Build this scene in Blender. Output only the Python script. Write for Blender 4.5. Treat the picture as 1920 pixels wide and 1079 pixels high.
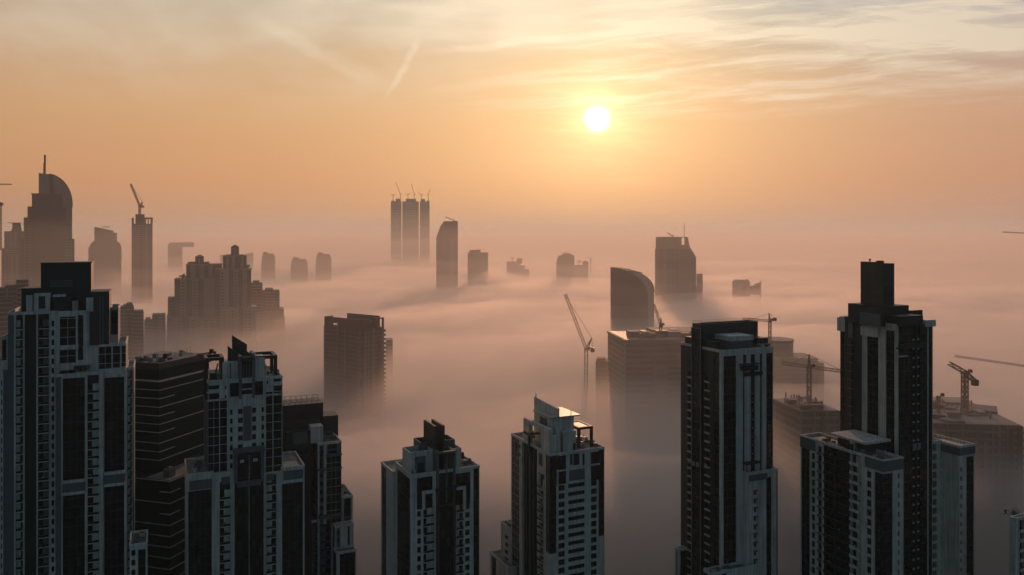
import bpy, math, random
from mathutils import Vector, noise
random.seed(7)
R = math.radians
scene = bpy.context.scene
for o in list(bpy.data.objects): bpy.data.objects.remove(o)

# ------------------------------------------------------------------ camera
F = 1493.0            # focal length in photo pixels (1920 wide)
YH = 447.0            # horizon row of the photo
H = 290.0             # camera height, m
cam = bpy.data.cameras.new("camera")
cam.sensor_width = 36.0; cam.lens = 36.0 * F / 1920.0
cam.shift_y = -(539.5 - YH) / 1920.0
cam.clip_start = 1.0; cam.clip_end = 60000.0
camo = bpy.data.objects.new("camera", cam); scene.collection.objects.link(camo)
camo.location = (0, 0, H); camo.rotation_euler = (R(90), 0, 0)
scene.camera = camo

# ------------------------------------------------------------------ sky and sun
SUN_AZ = math.atan((1120 - 960) / F); SUN_EL = math.atan((YH - 222) / math.hypot(F, 160))
sd = Vector((math.sin(SUN_AZ) * math.cos(SUN_EL), math.cos(SUN_AZ) * math.cos(SUN_EL), math.sin(SUN_EL)))
world = bpy.data.worlds.new("World"); scene.world = world; world.use_nodes = True
def build_world():
    nt = world.node_tree; N = nt.nodes; L = nt.links; N.clear()
    def n(t, **k):
        q = N.new(t)
        for a, b in k.items(): setattr(q, a, b)
        return q
    def m(op, a, b=None, clamp=False):
        q = n('ShaderNodeMath', operation=op, use_clamp=clamp)
        for i, v in enumerate((a, b)):
            if v is None: continue
            if isinstance(v, (int, float)): q.inputs[i].default_value = v
            else: L.new(v, q.inputs[i])
        return q.outputs[0]
    def mix(bt, f, a, b):
        q = n('ShaderNodeMix', data_type='RGBA', blend_type=bt)
        for s, v in ((q.inputs[0], f), (q.inputs[6], a), (q.inputs[7], b)):
            if isinstance(v, (int, float)): s.default_value = v
            elif isinstance(v, tuple): s.default_value = (*v, 1)
            else: L.new(v, s)
        return q.outputs[2]
    def smooth(v, a, b, lo=0., hi=1.):
        q = n('ShaderNodeMapRange', interpolation_type='SMOOTHSTEP')
        L.new(v, q.inputs[0])
        for i, x in enumerate((a, b, lo, hi)): q.inputs[i + 1].default_value = x
        return q.outputs[0]
    sky = n('ShaderNodeTexSky', sky_type='NISHITA'); sky.sun_disc = False
    sky.sun_elevation = SUN_EL; sky.sun_rotation = SUN_AZ
    sky.air_density = 1.0; sky.dust_density = 5.0; sky.ozone_density = 1.5; sky.altitude = 100
    tc = n('ShaderNodeTexCoord')
    nrm = n('ShaderNodeVectorMath', operation='NORMALIZE'); L.new(tc.outputs['Generated'], nrm.inputs[0])
    sep = n('ShaderNodeSeparateXYZ'); L.new(nrm.outputs[0], sep.inputs[0])
    dot = n('ShaderNodeVectorMath', operation='DOT_PRODUCT'); L.new(nrm.outputs[0], dot.inputs[0]); dot.inputs[1].default_value = sd
    ang = m('ARCCOSINE', m('MINIMUM', dot.outputs['Value'], 0.999999))
    el = m('ARCSINE', sep.outputs[2])
    toward = smooth(dot.outputs['Value'], 0.1, 0.93)
    # warm dusty air low over the horizon, seen towards the sun
    ramp = n('ShaderNodeValToRGB')
    e = ramp.color_ramp.elements
    L.new(m('MULTIPLY', el, 1 / 0.45), ramp.inputs[0])
    cols = [(0.0, (.62, .285, .145)), (.14, (.70, .31, .130)), (.34, (.70, .38, .175)), (.48, (.64, .415, .235)), (.64, (.50, .43, .34)), (1.0, (.34, .40, .44))]
    e[0].position, e[0].color = cols[0][0], (*cols[0][1], 1); e[1].position, e[1].color = cols[-1][0], (*cols[-1][1], 1)
    for p, c in cols[1:-1]:
        q = e.new(p); q.color = (*c, 1)
    skyc = mix('MULTIPLY', 1.0, sky.outputs[0], (.080, .080, .073))
    base = mix('MIX', m('MULTIPLY', toward, WARM), skyc, ramp.outputs[0])
    # tangent coordinates round north: bearings and heights of the cloud streaks
    tx = m('DIVIDE', sep.outputs[0], m('MAXIMUM', sep.outputs[1], .05)); tz = m('DIVIDE', sep.outputs[2], m('MAXIMUM', sep.outputs[1], .05))
    base = mix('MULTIPLY', m('MULTIPLY', toward, smooth(tx, .15, .7)), base, (.86, .87, 1.14))
    base = mix('MULTIPLY', m('MULTIPLY', smooth(tz, .16, .30), smooth(tx, .0, .5)), base, (.84, 1.04, 1.22))
    base = mix('MULTIPLY', m('MULTIPLY', toward, smooth(tx, -.2, -.75)), base, (.95, .93, .93))
    # cirrus: noise combed along the wind, gathered into banks, and two old contrails
    cmb = n('ShaderNodeCombineXYZ'); L.new(tx, cmb.inputs[0]); L.new(tz, cmb.inputs[1])
    wn = n('ShaderNodeTexNoise'); wn.inputs['Scale'].default_value = 7; wn.inputs['Detail'].default_value = 4; L.new(cmb.outputs[0], wn.inputs['Vector'])
    wv = n('ShaderNodeVectorMath', operation='MULTIPLY_ADD'); L.new(wn.outputs['Color'], wv.inputs[0]); wv.inputs[1].default_value = (.07, .034, 0); L.new(cmb.outputs[0], wv.inputs[2])
    wv2 = n('ShaderNodeVectorMath', operation='MULTIPLY_ADD'); L.new(wn.outputs['Color'], wv2.inputs[0]); wv2.inputs[1].default_value = (.10, .008, 0); L.new(cmb.outputs[0], wv2.inputs[2])
    def cirrus(sx, sz, rot, off, lo, hi, detail=8, rough=.6, src=None):
        mp = n('ShaderNodeMapping'); L.new(src or wv.outputs[0], mp.inputs[0]); mp.inputs['Rotation'].default_value = (0, 0, rot)
        mp2 = n('ShaderNodeMapping'); L.new(mp.outputs[0], mp2.inputs[0]); mp2.inputs['Scale'].default_value = (sx, sz, 1); mp2.inputs['Location'].default_value = off
        t = n('ShaderNodeTexNoise'); L.new(mp2.outputs[0], t.inputs['Vector']); t.inputs['Scale'].default_value = 1
        t.inputs['Detail'].default_value = detail; t.inputs['Roughness'].default_value = rough
        return smooth(t.outputs[0], lo, hi)
    P = lambda px, py: ((px - 960) / F, (YH - py) / F)
    def seg(a, b, w, soft=1.):
        (ax, az), (bx, bz) = P(*a), P(*b); w = w / F; ln = math.hypot(bx - ax, bz - az); c, s_ = (bx - ax) / ln, (bz - az) / ln
        sp = n('ShaderNodeSeparateXYZ'); v = n('ShaderNodeVectorMath', operation='SUBTRACT'); L.new(wv.outputs[0], v.inputs[0]); v.inputs[1].default_value = (ax + .035, az + .017, 0); L.new(v.outputs[0], sp.inputs[0])
        u = m('ADD', m('MULTIPLY', sp.outputs[0], c), m('MULTIPLY', sp.outputs[1], s_)); d = m('ABSOLUTE', m('SUBTRACT', m('MULTIPLY', sp.outputs[1], c), m('MULTIPLY', sp.outputs[0], s_)))
        along = m('MULTIPLY', smooth(u, -.3 * ln, .2 * ln), smooth(u, .8 * ln, 1.2 * ln, 1, 0))
        return m('MULTIPLY', along, smooth(d, w * .1, w, 1, 0))
    def blob(cx_, cz_, rx, rz):
        x0, z0 = P(cx_, cz_); a = m('DIVIDE', m('SUBTRACT', tx, x0), rx / F); b_ = m('DIVIDE', m('SUBTRACT', tz, z0), rz / F)
        return smooth(m('ADD', m('MULTIPLY', a, a), m('MULTIPLY', b_, b_)), 0, 1, 1, 0)
    fine = cirrus(5, 60, R(-5), (3, 1, 0), .42, .66, 9, .65, wv2.outputs[0]); fine2 = cirrus(3, 30, R(4), (8, 5, 0), .45, .68, 9, .62, wv2.outputs[0]); soft = cirrus(2.2, 7, R(-6), (1, 7, 0), .36, .66, 3)
    smoke = cirrus(9, 16, R(30), (4, 4, 0), .35, .7, 6)
    right = m('MULTIPLY', smooth(tx, -.05, .35), m('MULTIPLY', smooth(tz, .14, .25), m('ADD', m('MULTIPLY', fine, .8), m('MULTIPLY', fine2, .55))))
    lowr = m('MULTIPLY', m('MULTIPLY', blob(1250, 170, 520, 75), fine), .45)
    bank = m('MULTIPLY', m('MAXIMUM', blob(960, 10, 560, 105), m('MULTIPLY', blob(1850, 60, 420, 60), .9)), m('ADD', m('MULTIPLY', soft, .7), m('ADD', m('MULTIPLY', fine2, .35), .25)))
    left = m('MULTIPLY', m('MULTIPLY', smooth(tx, .1, -.2), smooth(tz, .12, .26)), m('ADD', m('MULTIPLY', soft, .36), m('MULTIPLY', smoke, .22)))
    trail = m('MULTIPLY', m('MAXIMUM', m('MAXIMUM', seg((772, 84), (716, 178), 10), m('MULTIPLY', seg((520, 52), (690, 158), 22), .8)), m('MAXIMUM', seg((850, 92), (1240, 50), 11), m('MULTIPLY', seg((1040, 88), (1240, 62), 5), .8))), m('ADD', m('MULTIPLY', smoke, .6), .35))
    band2 = m('MULTIPLY', seg((1560, 66), (2050, 58), 17), m('ADD', m('MULTIPLY', fine, .4), .5))
    cl = m('ADD', m('ADD', m('ADD', right, lowr), m('ADD', bank, left)), m('ADD', m('MULTIPLY', trail, .62), band2), clamp=True)
    cl = m('MULTIPLY', m('MULTIPLY', cl, smooth(sep.outputs[1], .2, .5)), CLOUD)
    # sunlit ice is brightest and creamiest near the sun
    near = m('POWER', 2.718, m('MULTIPLY', m('DIVIDE', ang, .30), -1))
    ccol = mix('MIX', near, (.68, .56, .43), (1.25, 1.05, .74))
    base = mix('MIX', cl, base, ccol)
    # glow and the veiled disc of the sun itself
    g = m('POWER', 2.718, m('MULTIPLY', m('POWER', m('DIVIDE', ang, .036), 1.1), -1))
    g2 = m('POWER', 2.718, m('MULTIPLY', m('DIVIDE', ang, .13), -1))
    base = mix('ADD', m('MULTIPLY', g2, .46), base, (.85, .46, .19))
    g = m('MULTIPLY', g, m('ADD', .62, m('MULTIPLY', fine2, .8)))
    base = mix('ADD', g, base, (1.0, .68, .36))
    ang = m('ADD', ang, m('MULTIPLY', m('SUBTRACT', fine, .5), .005))
    disc = smooth(ang, .001, .020, 1, 0)
    base = mix('ADD', disc, base, (3.2, 2.6, 1.7))
    bg = n('ShaderNodeBackground'); L.new(base, bg.inputs[0]); bg.inputs[1].default_value = SKY
    out = n('ShaderNodeOutputWorld'); L.new(bg.outputs[0], out.inputs[0])
WARM, CLOUD, SKY = .94, .85, 1.0
build_world()
world.cycles.sampling_method = 'MANUAL'; world.cycles.sample_map_resolution = 1024
sl = bpy.data.lights.new("sun", 'SUN'); sl.energy = 2.5; sl.angle = R(1.0); sl.color = (1.0, .48, .27)
slo = bpy.data.objects.new("sun", sl); scene.collection.objects.link(slo)
slo.rotation_euler = sd.to_track_quat('Z', 'Y').to_euler(); slo.location = (0, 0, 900)

scene.view_settings.view_transform = 'Standard'; scene.view_settings.look = 'None'
scene.view_settings.exposure = 0.0; scene.view_settings.gamma = 1.0
cy = scene.cycles
cy.use_denoising = True; cy.max_bounces = 9; cy.diffuse_bounces = 2; cy.glossy_bounces = 2
cy.volume_bounces = 7; cy.transparent_max_bounces = 8; cy.use_adaptive_sampling = True; cy.adaptive_threshold = .02
cy.sample_clamp_indirect = 6.0

# ------------------------------------------------------------------ materials
def mat(name, col, rough=.8, metal=0., var=.0, scale=.2, streak=0., bump=0., spec=.5):
    m = bpy.data.materials.new(name); m.use_nodes = True
    nt = m.node_tree; N = nt.nodes; L = nt.links
    b = N['Principled BSDF']; b.inputs['Roughness'].default_value = rough; b.inputs['Metallic'].default_value = metal
    b.inputs['Specular IOR Level'].default_value = spec
    b.inputs['Base Color'].default_value = (*col, 1)
    if var:
        tc = N.new('ShaderNodeTexCoord')
        t = N.new('ShaderNodeTexNoise'); t.inputs['Scale'].default_value = scale; t.inputs['Detail'].default_value = 6
        L.new(tc.outputs['Object'], t.inputs['Vector'])
        f = t.outputs[0]
        if streak:
            mp = N.new('ShaderNodeMapping'); mp.inputs['Scale'].default_value = (1.2, 1.2, .05)
            L.new(tc.outputs['Object'], mp.inputs[0])
            t2 = N.new('ShaderNodeTexNoise'); t2.inputs['Scale'].default_value = 1; t2.inputs['Detail'].default_value = 5
            L.new(mp.outputs[0], t2.inputs['Vector'])
            q = N.new('ShaderNodeMix'); q.inputs[0].default_value = streak
            L.new(f, q.inputs[2]); L.new(t2.outputs[0], q.inputs[3]); f = q.outputs[0]
        r = N.new('ShaderNodeMapRange'); L.new(f, r.inputs[0])
        r.inputs[1].default_value = .3; r.inputs[2].default_value = .7
        r.inputs[3].default_value = 1 - var; r.inputs[4].default_value = 1 + var
        x = N.new('ShaderNodeVectorMath'); x.operation = 'SCALE'; x.inputs[0].default_value = col
        L.new(r.outputs[0], x.inputs['Scale']); L.new(x.outputs[0], b.inputs['Base Color'])
        if bump:
            bp = N.new('ShaderNodeBump'); bp.inputs['Strength'].default_value = bump; bp.inputs['Distance'].default_value = .2
            L.new(t.outputs[0], bp.inputs['Height']); L.new(bp.outputs[0], b.inputs['Normal'])
    return m
def glassmat(name, dark, light, rough, cell=(1.25, 1.25, 3.5), share=.8, spec=.28):
    # curtain wall: most panes dark, some with blinds or curtains behind them
    m = bpy.data.materials.new(name); m.use_nodes = True; N = m.node_tree.nodes; L = m.node_tree.links; b = N['Principled BSDF']
    tc = N.new('ShaderNodeTexCoord'); sn = N.new('ShaderNodeVectorMath'); sn.operation = 'SNAP'; sn.inputs[1].default_value = cell
    L.new(tc.outputs['Object'], sn.inputs[0]); wn = N.new('ShaderNodeTexWhiteNoise'); L.new(sn.outputs[0], wn.inputs['Vector'])
    r = N.new('ShaderNodeValToRGB'); e = r.color_ramp.elements; e[0].position = 0; e[0].color = (*dark, 1); e[1].position = 1; e[1].color = (*light, 1)
    q = e.new(share); q.color = tuple(c * 1.6 for c in dark) + (1,)
    L.new(wn.outputs['Value'], r.inputs[0]); L.new(r.outputs[0], b.inputs['Base Color'])
    mr = N.new('ShaderNodeMapRange'); L.new(wn.outputs['Value'], mr.inputs[0]); mr.inputs[3].default_value = rough; mr.inputs[4].default_value = rough * 2.2; L.new(mr.outputs[0], b.inputs['Roughness'])
    b.inputs['Specular IOR Level'].default_value = spec
    nz = N.new('ShaderNodeTexNoise'); nz.inputs['Scale'].default_value = .5; L.new(tc.outputs['Object'], nz.inputs['Vector'])
    bp = N.new('ShaderNodeBump'); bp.inputs['Strength'].default_value = .06; bp.inputs['Distance'].default_value = .3; L.new(nz.outputs[0], bp.inputs['Height']); L.new(bp.outputs[0], b.inputs['Normal'])
    return m
M = dict(
    white=mat('painted_wall', (.54, .52, .465), .75, var=.42, scale=.22, streak=.7),
    grey=mat('grey_cladding', (.11, .122, .122), .7, var=.2, scale=.2, streak=.5),
    brown=mat('brown_cladding', (.045, .038, .036), .6, var=.25, scale=.2, streak=.5),
    dark=mat('dark_cladding', (.014, .017, .019), .55, var=.3, scale=.2, streak=.4),
    glass=glassmat('dark_glass', (.004, .009, .010), (.035, .042, .042), .10),
    roof=mat('roof_screed', (.20, .18, .15), .95, var=.4, scale=.3, bump=.3),
    metal=mat('rail_metal', (.25, .26, .27), .45, metal=.6, var=.15, scale=1),
    crane=mat('crane_steel', (.22, .15, .09), .6, var=.3, scale=.5),
    concrete=mat('raw_concrete', (.24, .22, .20), .9, var=.3, scale=.1, streak=.5),
    mullion=mat('mullion_metal', (.035, .04, .042), .5, var=.2, scale=.5),
    office=glassmat('green_glass', (.006, .018, .018), (.012, .028, .027), .35, cell=(1.6, 1.6, 2.1), share=.7, spec=.08),
    stripe=mat('pale_stripe', (.42, .42, .38), .6, var=.2, scale=.2),
    rib=mat('pale_rib', (.22, .22, .20), .6, var=.2, scale=.2),
    plate=mat('pale_roof_plate', (.40, .38, .34), .5, var=.15, scale=.3),
    pool=mat('terrace_tiles', (.42, .36, .25), .7, var=.3, scale=.8),
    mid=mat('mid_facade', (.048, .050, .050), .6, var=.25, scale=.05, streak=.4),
    midglass=mat('mid_glass', (.03, .028, .027), .35, var=.3, scale=.03),
    midband=mat('mid_floor_edge', (.13, .13, .125), .7, var=.2, scale=.1),
    midpale=mat('mid_pale_wall', (.19, .175, .16), .8, var=.2, scale=.05, streak=.4),
    hotelpale=mat('hotel_stone', (.27, .255, .235), .8, var=.2, scale=.08, streak=.4),
    midwarm=mat('mid_red_concrete', (.16, .11, .085), .85, var=.3, scale=.1),
    band=mat('far_floor_edge', (.20, .19, .18), .8, var=.1, scale=.1),
    cranefar=mat('far_crane_steel', (.10, .08, .07), .7, var=.1, scale=.1),
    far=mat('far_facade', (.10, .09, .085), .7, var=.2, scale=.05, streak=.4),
    ground=mat('desert_ground', (.12, .11, .10), .95, var=.3, scale=.01),
)

# ------------------------------------------------------------------ mesh helpers
class MB:
    def __init__(s): s.v = []; s.f = []; s.mi = []; s.m = None
    def pad(s): s.mi += [s.m] * (len(s.f) - len(s.mi)); return s
    def box(s, x0, x1, y0, y1, z0, z1):
        if x1 < x0: x0, x1 = x1, x0
        if y1 < y0: y0, y1 = y1, y0
        if z1 < z0: z0, z1 = z1, z0
        b = len(s.v)
        s.v += [(x0, y0, z0), (x1, y0, z0), (x1, y1, z0), (x0, y1, z0), (x0, y0, z1), (x1, y0, z1), (x1, y1, z1), (x0, y1, z1)]
        s.f += [tuple(b + i for i in q) for q in ((0, 3, 2, 1), (4, 5, 6, 7), (0, 1, 5, 4), (1, 2, 6, 5), (2, 3, 7, 6), (3, 0, 4, 7))]
        return s.pad()
    def prism(s, poly, z0, z1, top=None):
        """poly counter-clockwise; z1 may be a function of (x, y)."""
        top = top or poly; b = len(s.v); n = len(poly)
        zz = z1 if callable(z1) else (lambda x, y: z1)
        s.v += [(x, y, z0) for x, y in poly] + [(x, y, zz(x, y)) for x, y in top]
        s.f.append(tuple(b + i for i in reversed(range(n)))); s.f.append(tuple(b + n + i for i in range(n)))
        for i in range(n):
            j = (i + 1) % n; s.f.append((b + i, b + j, b + n + j, b + n + i))
        return s.pad()
    def slab(s, pts, axis, a0, a1):
        """outline pts (p, z) in a vertical plane, extruded along the other axis."""
        b = len(s.v); n = len(pts)
        for a in (a0, a1):
            s.v += [((p, a, z) if axis == 'x' else (a, p, z)) for p, z in pts]
        s.f.append(tuple(b + i for i in range(n))); s.f.append(tuple(b + n + i for i in reversed(range(n))))
        for i in range(n):
            j = (i + 1) % n; s.f.append((b + i, b + n + i, b + n + j, b + j))
        return s.pad()
    def beam(s, p, q, w, h=None):
        h = h or w; p = Vector(p); q = Vector(q); d = (q - p).normalized()
        up = Vector((0, 0, 1)) if abs(d.z) < .95 else Vector((0, 1, 0))
        a = d.cross(up).normalized() * (w / 2); c = a.cross(d).normalized() * (h / 2)
        b = len(s.v)
        for e in (p, q):
            for sx, sy in ((-1, -1), (1, -1), (1, 1), (-1, 1)): s.v.append(tuple(e + a * sx + c * sy))
        s.f += [tuple(b + i for i in t) for t in ((3, 2, 1, 0), (4, 5, 6, 7), (0, 1, 5, 4), (1, 2, 6, 5), (2, 3, 7, 6), (3, 0, 4, 7))]
        return s.pad()
    def build(s, name, m, parent=None, smooth=False):
        me = bpy.data.meshes.new(name); me.from_pydata(s.v, [], s.f); me.update()
        if smooth:
            for p in me.polygons: p.use_smooth = True
        s.pad(); names = []
        for q in s.mi:
            if (q or m) not in names: names.append(q or m)
        for q in names: me.materials.append(M[q] if isinstance(q, str) else q)
        if len(names) > 1: me.polygons.foreach_set('material_index', [names.index(q or m) for q in s.mi])
        o = bpy.data.objects.new(name, me); scene.collection.objects.link(o)
        if parent: o.parent = parent
        return o
def tag(o, label=None, cat=None, group=None, kind=None):
    for k, v in (('label', label), ('category', cat), ('group', group), ('kind', kind)):
        if v: o[k] = v
    return o
def empty(name, loc, rz=0):
    o = bpy.data.objects.new(name, None); scene.collection.objects.link(o)
    o.location = loc; o.rotation_euler = (0, 0, rz); o.empty_display_size = 5
    return o
def X(px, Y): return (px - 960) * Y / F
def Z(py, Y): return H - (py - YH) * Y / F

# ------------------------------------------------------------------ ground
g = MB(); g.v = [(-30000, -3000, 0), (30000, -3000, 0), (30000, 40000, 0), (-30000, 40000, 0)]; g.f = [(0, 1, 2, 3)]
tag(g.build('ground', 'ground'), 'flat sandy city ground hidden under the fog', kind='structure')

RND = random.Random(12)
# ------------------------------------------------------------------ near towers: blocks, facade bays, single windows and balconies
class Tower:
    """A building in its own frame: x runs along the front, y along the left flank, origin at the near corner."""
    CAP = 100
    def __init__(s, name, px, D, th, label, cat='tower', group=None, pitch=3.5, zref=0.):
        s.O = Vector((X(px, D), D)); s.th = R(th)
        s.U = Vector((math.cos(s.th), math.sin(s.th))); s.V = Vector((-math.sin(s.th), math.cos(s.th)))
        s.root = empty(name, (s.O.x, s.O.y, 0), s.th); tag(s.root, label, cat, group)
        s.wall = MB(); s.roof = MB(); s.par = MB(); s.units = {}; s.pitch = pitch; s.zref = zref
    def u(s, px, v=0.):
        k = (px - 960) / F; B = s.O + s.V * v
        return (k * B.y - B.x) / (s.U.x - k * s.U.y)
    def v(s, px, u=0.):
        k = (px - 960) / F; B = s.O + s.U * u
        return (k * B.y - B.x) / (s.V.x - k * s.V.y)
    def D(s, u=0., v=0.): return (s.O + s.U * u + s.V * v).y
    def z(s, py, u=0., v=0.): return Z(py, s.D(u, v))
    def unit(s, name, mb): s.units.setdefault(name, []).append(mb)
    def part(s, name, mb, m='white'): return mb.build(name, m, s.root)
    def facade(s, side, base, s0, bays, zb, zt, inset, main='white', blank=None):
        zd = max(zb, s.z(1190, base if side != 'F' else 0, base if side == 'F' else 0))
        if zt <= zd: zd = zt
        def P(mb, a, b, z0, z1, o0, o1, m=None):
            if m: mb.m = m
            if side == 'F': mb.box(a, b, base - o1, base - o0, z0, z1)
            elif side == 'L': mb.box(base - o1, base - o0, a, b, z0, z1)
            else: mb.box(base + o0, base + o1, a, b, z0, z1)
        if zd > zb and bays: P(s.wall, s0, bays[-1][0], zb, zd, -inset, 0, main)
        MATS = dict(W='white', G='grey', K='dark', B='brown')
        for bay in bays:
            s1, kind = bay[0], bay[1]; o = bay[2] if len(bay) > 2 else {}
            if s1 - s0 < .05: continue
            skin = o.get('m', main); top = zt; bot = zd
            if 'top' in o: top = min(zt, o['top']); P(s.wall, s0, s1, top, zt, -inset, 0, o.get('head', main))
            if 'bot' in o: bot = max(zd, o['bot']); P(s.wall, s0, s1, zd, bot, -inset, 0, o.get('foot', main))
            if kind in MATS: P(s.wall, s0, s1, bot, top, -inset, o.get('out', 0), MATS[kind])
            elif kind == 'g':
                mb = MB(); off = o.get('out', 0) - .25; P(mb, s0 + .02, s1 - .02, bot + .02, top - .02, -inset, off, 'glass')
                n = int((top - bot) / s.pitch); zz = s.zref - math.ceil((s.zref - bot) / s.pitch) * s.pitch
                while zz < top:
                    if zz > bot + .2 and zz < top - .3: P(mb, s0 + .02, s1 - .02, zz, zz + .16, off, off + .12, o.get('mull', 'mullion'))
                    zz += s.pitch
                k = max(1, round((s1 - s0) / 2.4))
                for i in range(1, k):
                    c = s0 + (s1 - s0) * i / k; P(mb, c - .06, c + .06, bot + .02, top - .02, off, off + .09, o.get('mull', 'mullion'))
                s.unit('glass_strip', mb)
            else:
                zz = s.zref - math.ceil((s.zref - top) / s.pitch - 1e-6) * s.pitch - s.pitch
                hi = top; mg = o.get('mg', .35); a, b = s0 + mg, s1 - mg
                floors = []
                while zz > bot: floors.append(zz); zz -= s.pitch
                sill, head = o.get('sill', .9), o.get('head_h', .55)
                if a > s0: P(s.wall, s0, a, bot, top, -inset, 0, skin)
                if b < s1: P(s.wall, b, s1, bot, top, -inset, 0, skin)
                cols = o.get('n', 1); w = (b - a - o.get('gap', .6) * (cols - 1)) / cols
                if kind == 'w':
                    prev = top
                    for zf in floors:
                        z0, z1 = zf + sill, min(zf + s.pitch - head, prev - .1)
                        if z1 <= z0 + .3: continue
                        P(s.wall, a, b, z1, prev, -inset, 0, skin); prev = z0
                        for c in range(cols):
                            x0 = a + c * (w + o.get('gap', .6)); x1 = x0 + w
                            if c: P(s.wall, x0 - o.get('gap', .6), x0, z0, z1, -inset, 0, skin)
                            mb = MB(); P(mb, x0 + .01, x1 - .01, z0 + .01, z1 - .01, -inset + .02, -.45, 'glass')
                            P(mb, x0 + .01, x1 - .01, z0 + .01, z0 + .16, -.45, -.3, 'mullion')
                            if w > 1.6: P(mb, (x0 + x1) / 2 - .06, (x0 + x1) / 2 + .06, z0 + .16, z1 - .01, -.45, -.36, 'mullion')
                            if o.get('ledge'): P(mb, x0 - .1, x1 + .1, z0 - .62, z0 - .03, .01, .55, o['ledge'])
                            if o.get('hood'): P(mb, x0 - .45, x1 + .45, z1 + .05, z1 + .55, .01, .5, o['hood']); P(mb, x0 - .2, x1 + .2, z0 - .1, z1 + .05, .01, .14, 'dark') if 0 else None
                            s.unit('window', mb)
                    P(s.wall, a, b, bot, prev, -inset, 0, skin)
                elif kind == 'b':
                    if not floors: P(s.wall, a, b, bot, top, -inset, 0, skin); s0 = s1; continue
                    if top - floors[0] - s.pitch > .3: pass
                    pr = o.get('proj', .7)
                    for q, zf in enumerate(floors):
                        z1 = min(zf + s.pitch, top)
                        mb = MB()
                        flip = o.get('flip', 0); mid = a + (b - a) * ((.42 if flip else .58) + RND.uniform(-.06, .06))
                        P(mb, a + .01, b - .01, zf - .02, zf + .22, -inset + .02, pr, o.get('slab', skin))
                        P(mb, a + .01, b - .01, zf + .22, zf + (1.15 if o.get('solid') else .3), pr - .14, pr - .01, o.get('slab', skin))
                        if not o.get('solid'):
                            P(mb, a + .05, b - .05, zf + 1.1, zf + 1.2, pr - .12, pr - .03, 'metal')
                            P(mb, a + .1, b - .1, zf + .3, zf + 1.1, pr - .09, pr - .06, 'glass')
                        # back wall: door glass one side, wall the other
                        d0, d1 = (a + .02, mid) if flip else (mid, b - .02)
                        w0, w1 = (mid, b - .02) if flip else (a + .02, mid)
                        P(mb, d0, d1, zf + .22, z1 - .05, -inset + .03, -inset + .12, 'glass')
                        P(mb, w0, w1, zf + .22, z1 - .05, -inset + .03, -inset + .5, o.get('back', skin))
                        if RND.random() < .35:
                            q0 = RND.uniform(a + .2, max(a + .3, b - 1.2)); P(mb, q0, q0 + RND.uniform(.4, .9), zf + .22, zf + RND.uniform(.8, 1.5), -inset + .6, -inset + 1.1, RND.choice(('stripe', 'brown', 'metal')))
                        s.unit('balcony', mb)
                    P(s.wall, a, b, bot, floors[-1] - .05, -inset, 0, skin)
            s0 = s1
    def block(s, x0, x1, y0, y1, zt, zb=0., Fb=None, Lb=None, Rb=None, inset=1.5, main='white', core='dark', par=1.1, cop='white', partop=True):
        ins = inset if (Fb or Lb) else .0
        zr = zt - (par if partop else 0.02)
        s.wall.m = core if ins else main
        s.wall.box(x0 + ins, x1 - ins, y0 + ins, y1, zb, zr - .02)
        if ins:
            s.facade('F', y0, x0, Fb or [(x1, dict(white='W', grey='G', dark='K', brown='B')[main])], zb, zr, ins, main)
            s.facade('L', x0, y0 + ins, Lb or [(y1, 'W')], zb, zr, ins, main)
            d = y1 - y0 - ins
            Rb = Rb or [(y0 + ins + d * f, k) for f, k in ((.2, 'W'), (.42, 'g'), (.58, 'W'), (.8, 'g'), (1, 'W'))]
            s.facade('R', x1, y0 + ins, Rb, zb, zr, ins, main)
        if partop:
            t = .45; e = .12; z0 = zr + .003
            rf = MB(); s.units.setdefault('roof', []).append(rf); rf.m = 'roof'; rf.box(x0 + t - e, x1 - t + e, y0 + t - e, y1 - t + e, zr - .0, zr + .06)
            p = MB(); p.m = cop; s.units.setdefault('parapet', []).append(p)
            p.box(x0 - e, x1 + e, y0 - e, y0 + t - e, z0, zt); p.box(x0 - e, x1 + e, y1 - t + e, y1 + e, z0, zt)
            p.box(x0 - e, x0 + t - e, y0 + t - e, y1 - t + e, z0, zt); p.box(x1 - t + e, x1 + e, y0 + t - e, y1 - t + e, z0, zt)
    def pf(s, lst, y0): return [(s.u(b[0], y0),) + tuple(b[1:]) for b in lst]
    def pl(s, lst, x0): return [(s.v(b[0], x0),) + tuple(b[1:]) for b in lst]
    def plant(s, n, x0, x1, y0, y1, z, seed):
        """small machines, tanks and vents on a roof, each a part of its own"""
        r = random.Random(seed)
        for i in range(int(n * 1.8)):
            x, y = r.uniform(x0, x1), r.uniform(y0, y1); a, b, h = r.uniform(.8, 2.2), r.uniform(.8, 2), r.uniform(.7, 1.7)
            mb = MB(); mb.m = r.choice(('metal', 'grey', 'white'))
            mb.box(x, x + a, y, y + b, z + .3, z + .3 + h); mb.box(x + .1, x + .3, y + .1, y + b - .1, z, z + .3); mb.box(x + a - .3, x + a - .1, y + .1, y + b - .1, z, z + .3)
            mb.m = 'dark'; mb.box(x + .2, x + a - .2, y + .2, y + b - .2, z + .3 + h, z + .4 + h)
            s.unit('rooftop_unit', mb)
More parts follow.
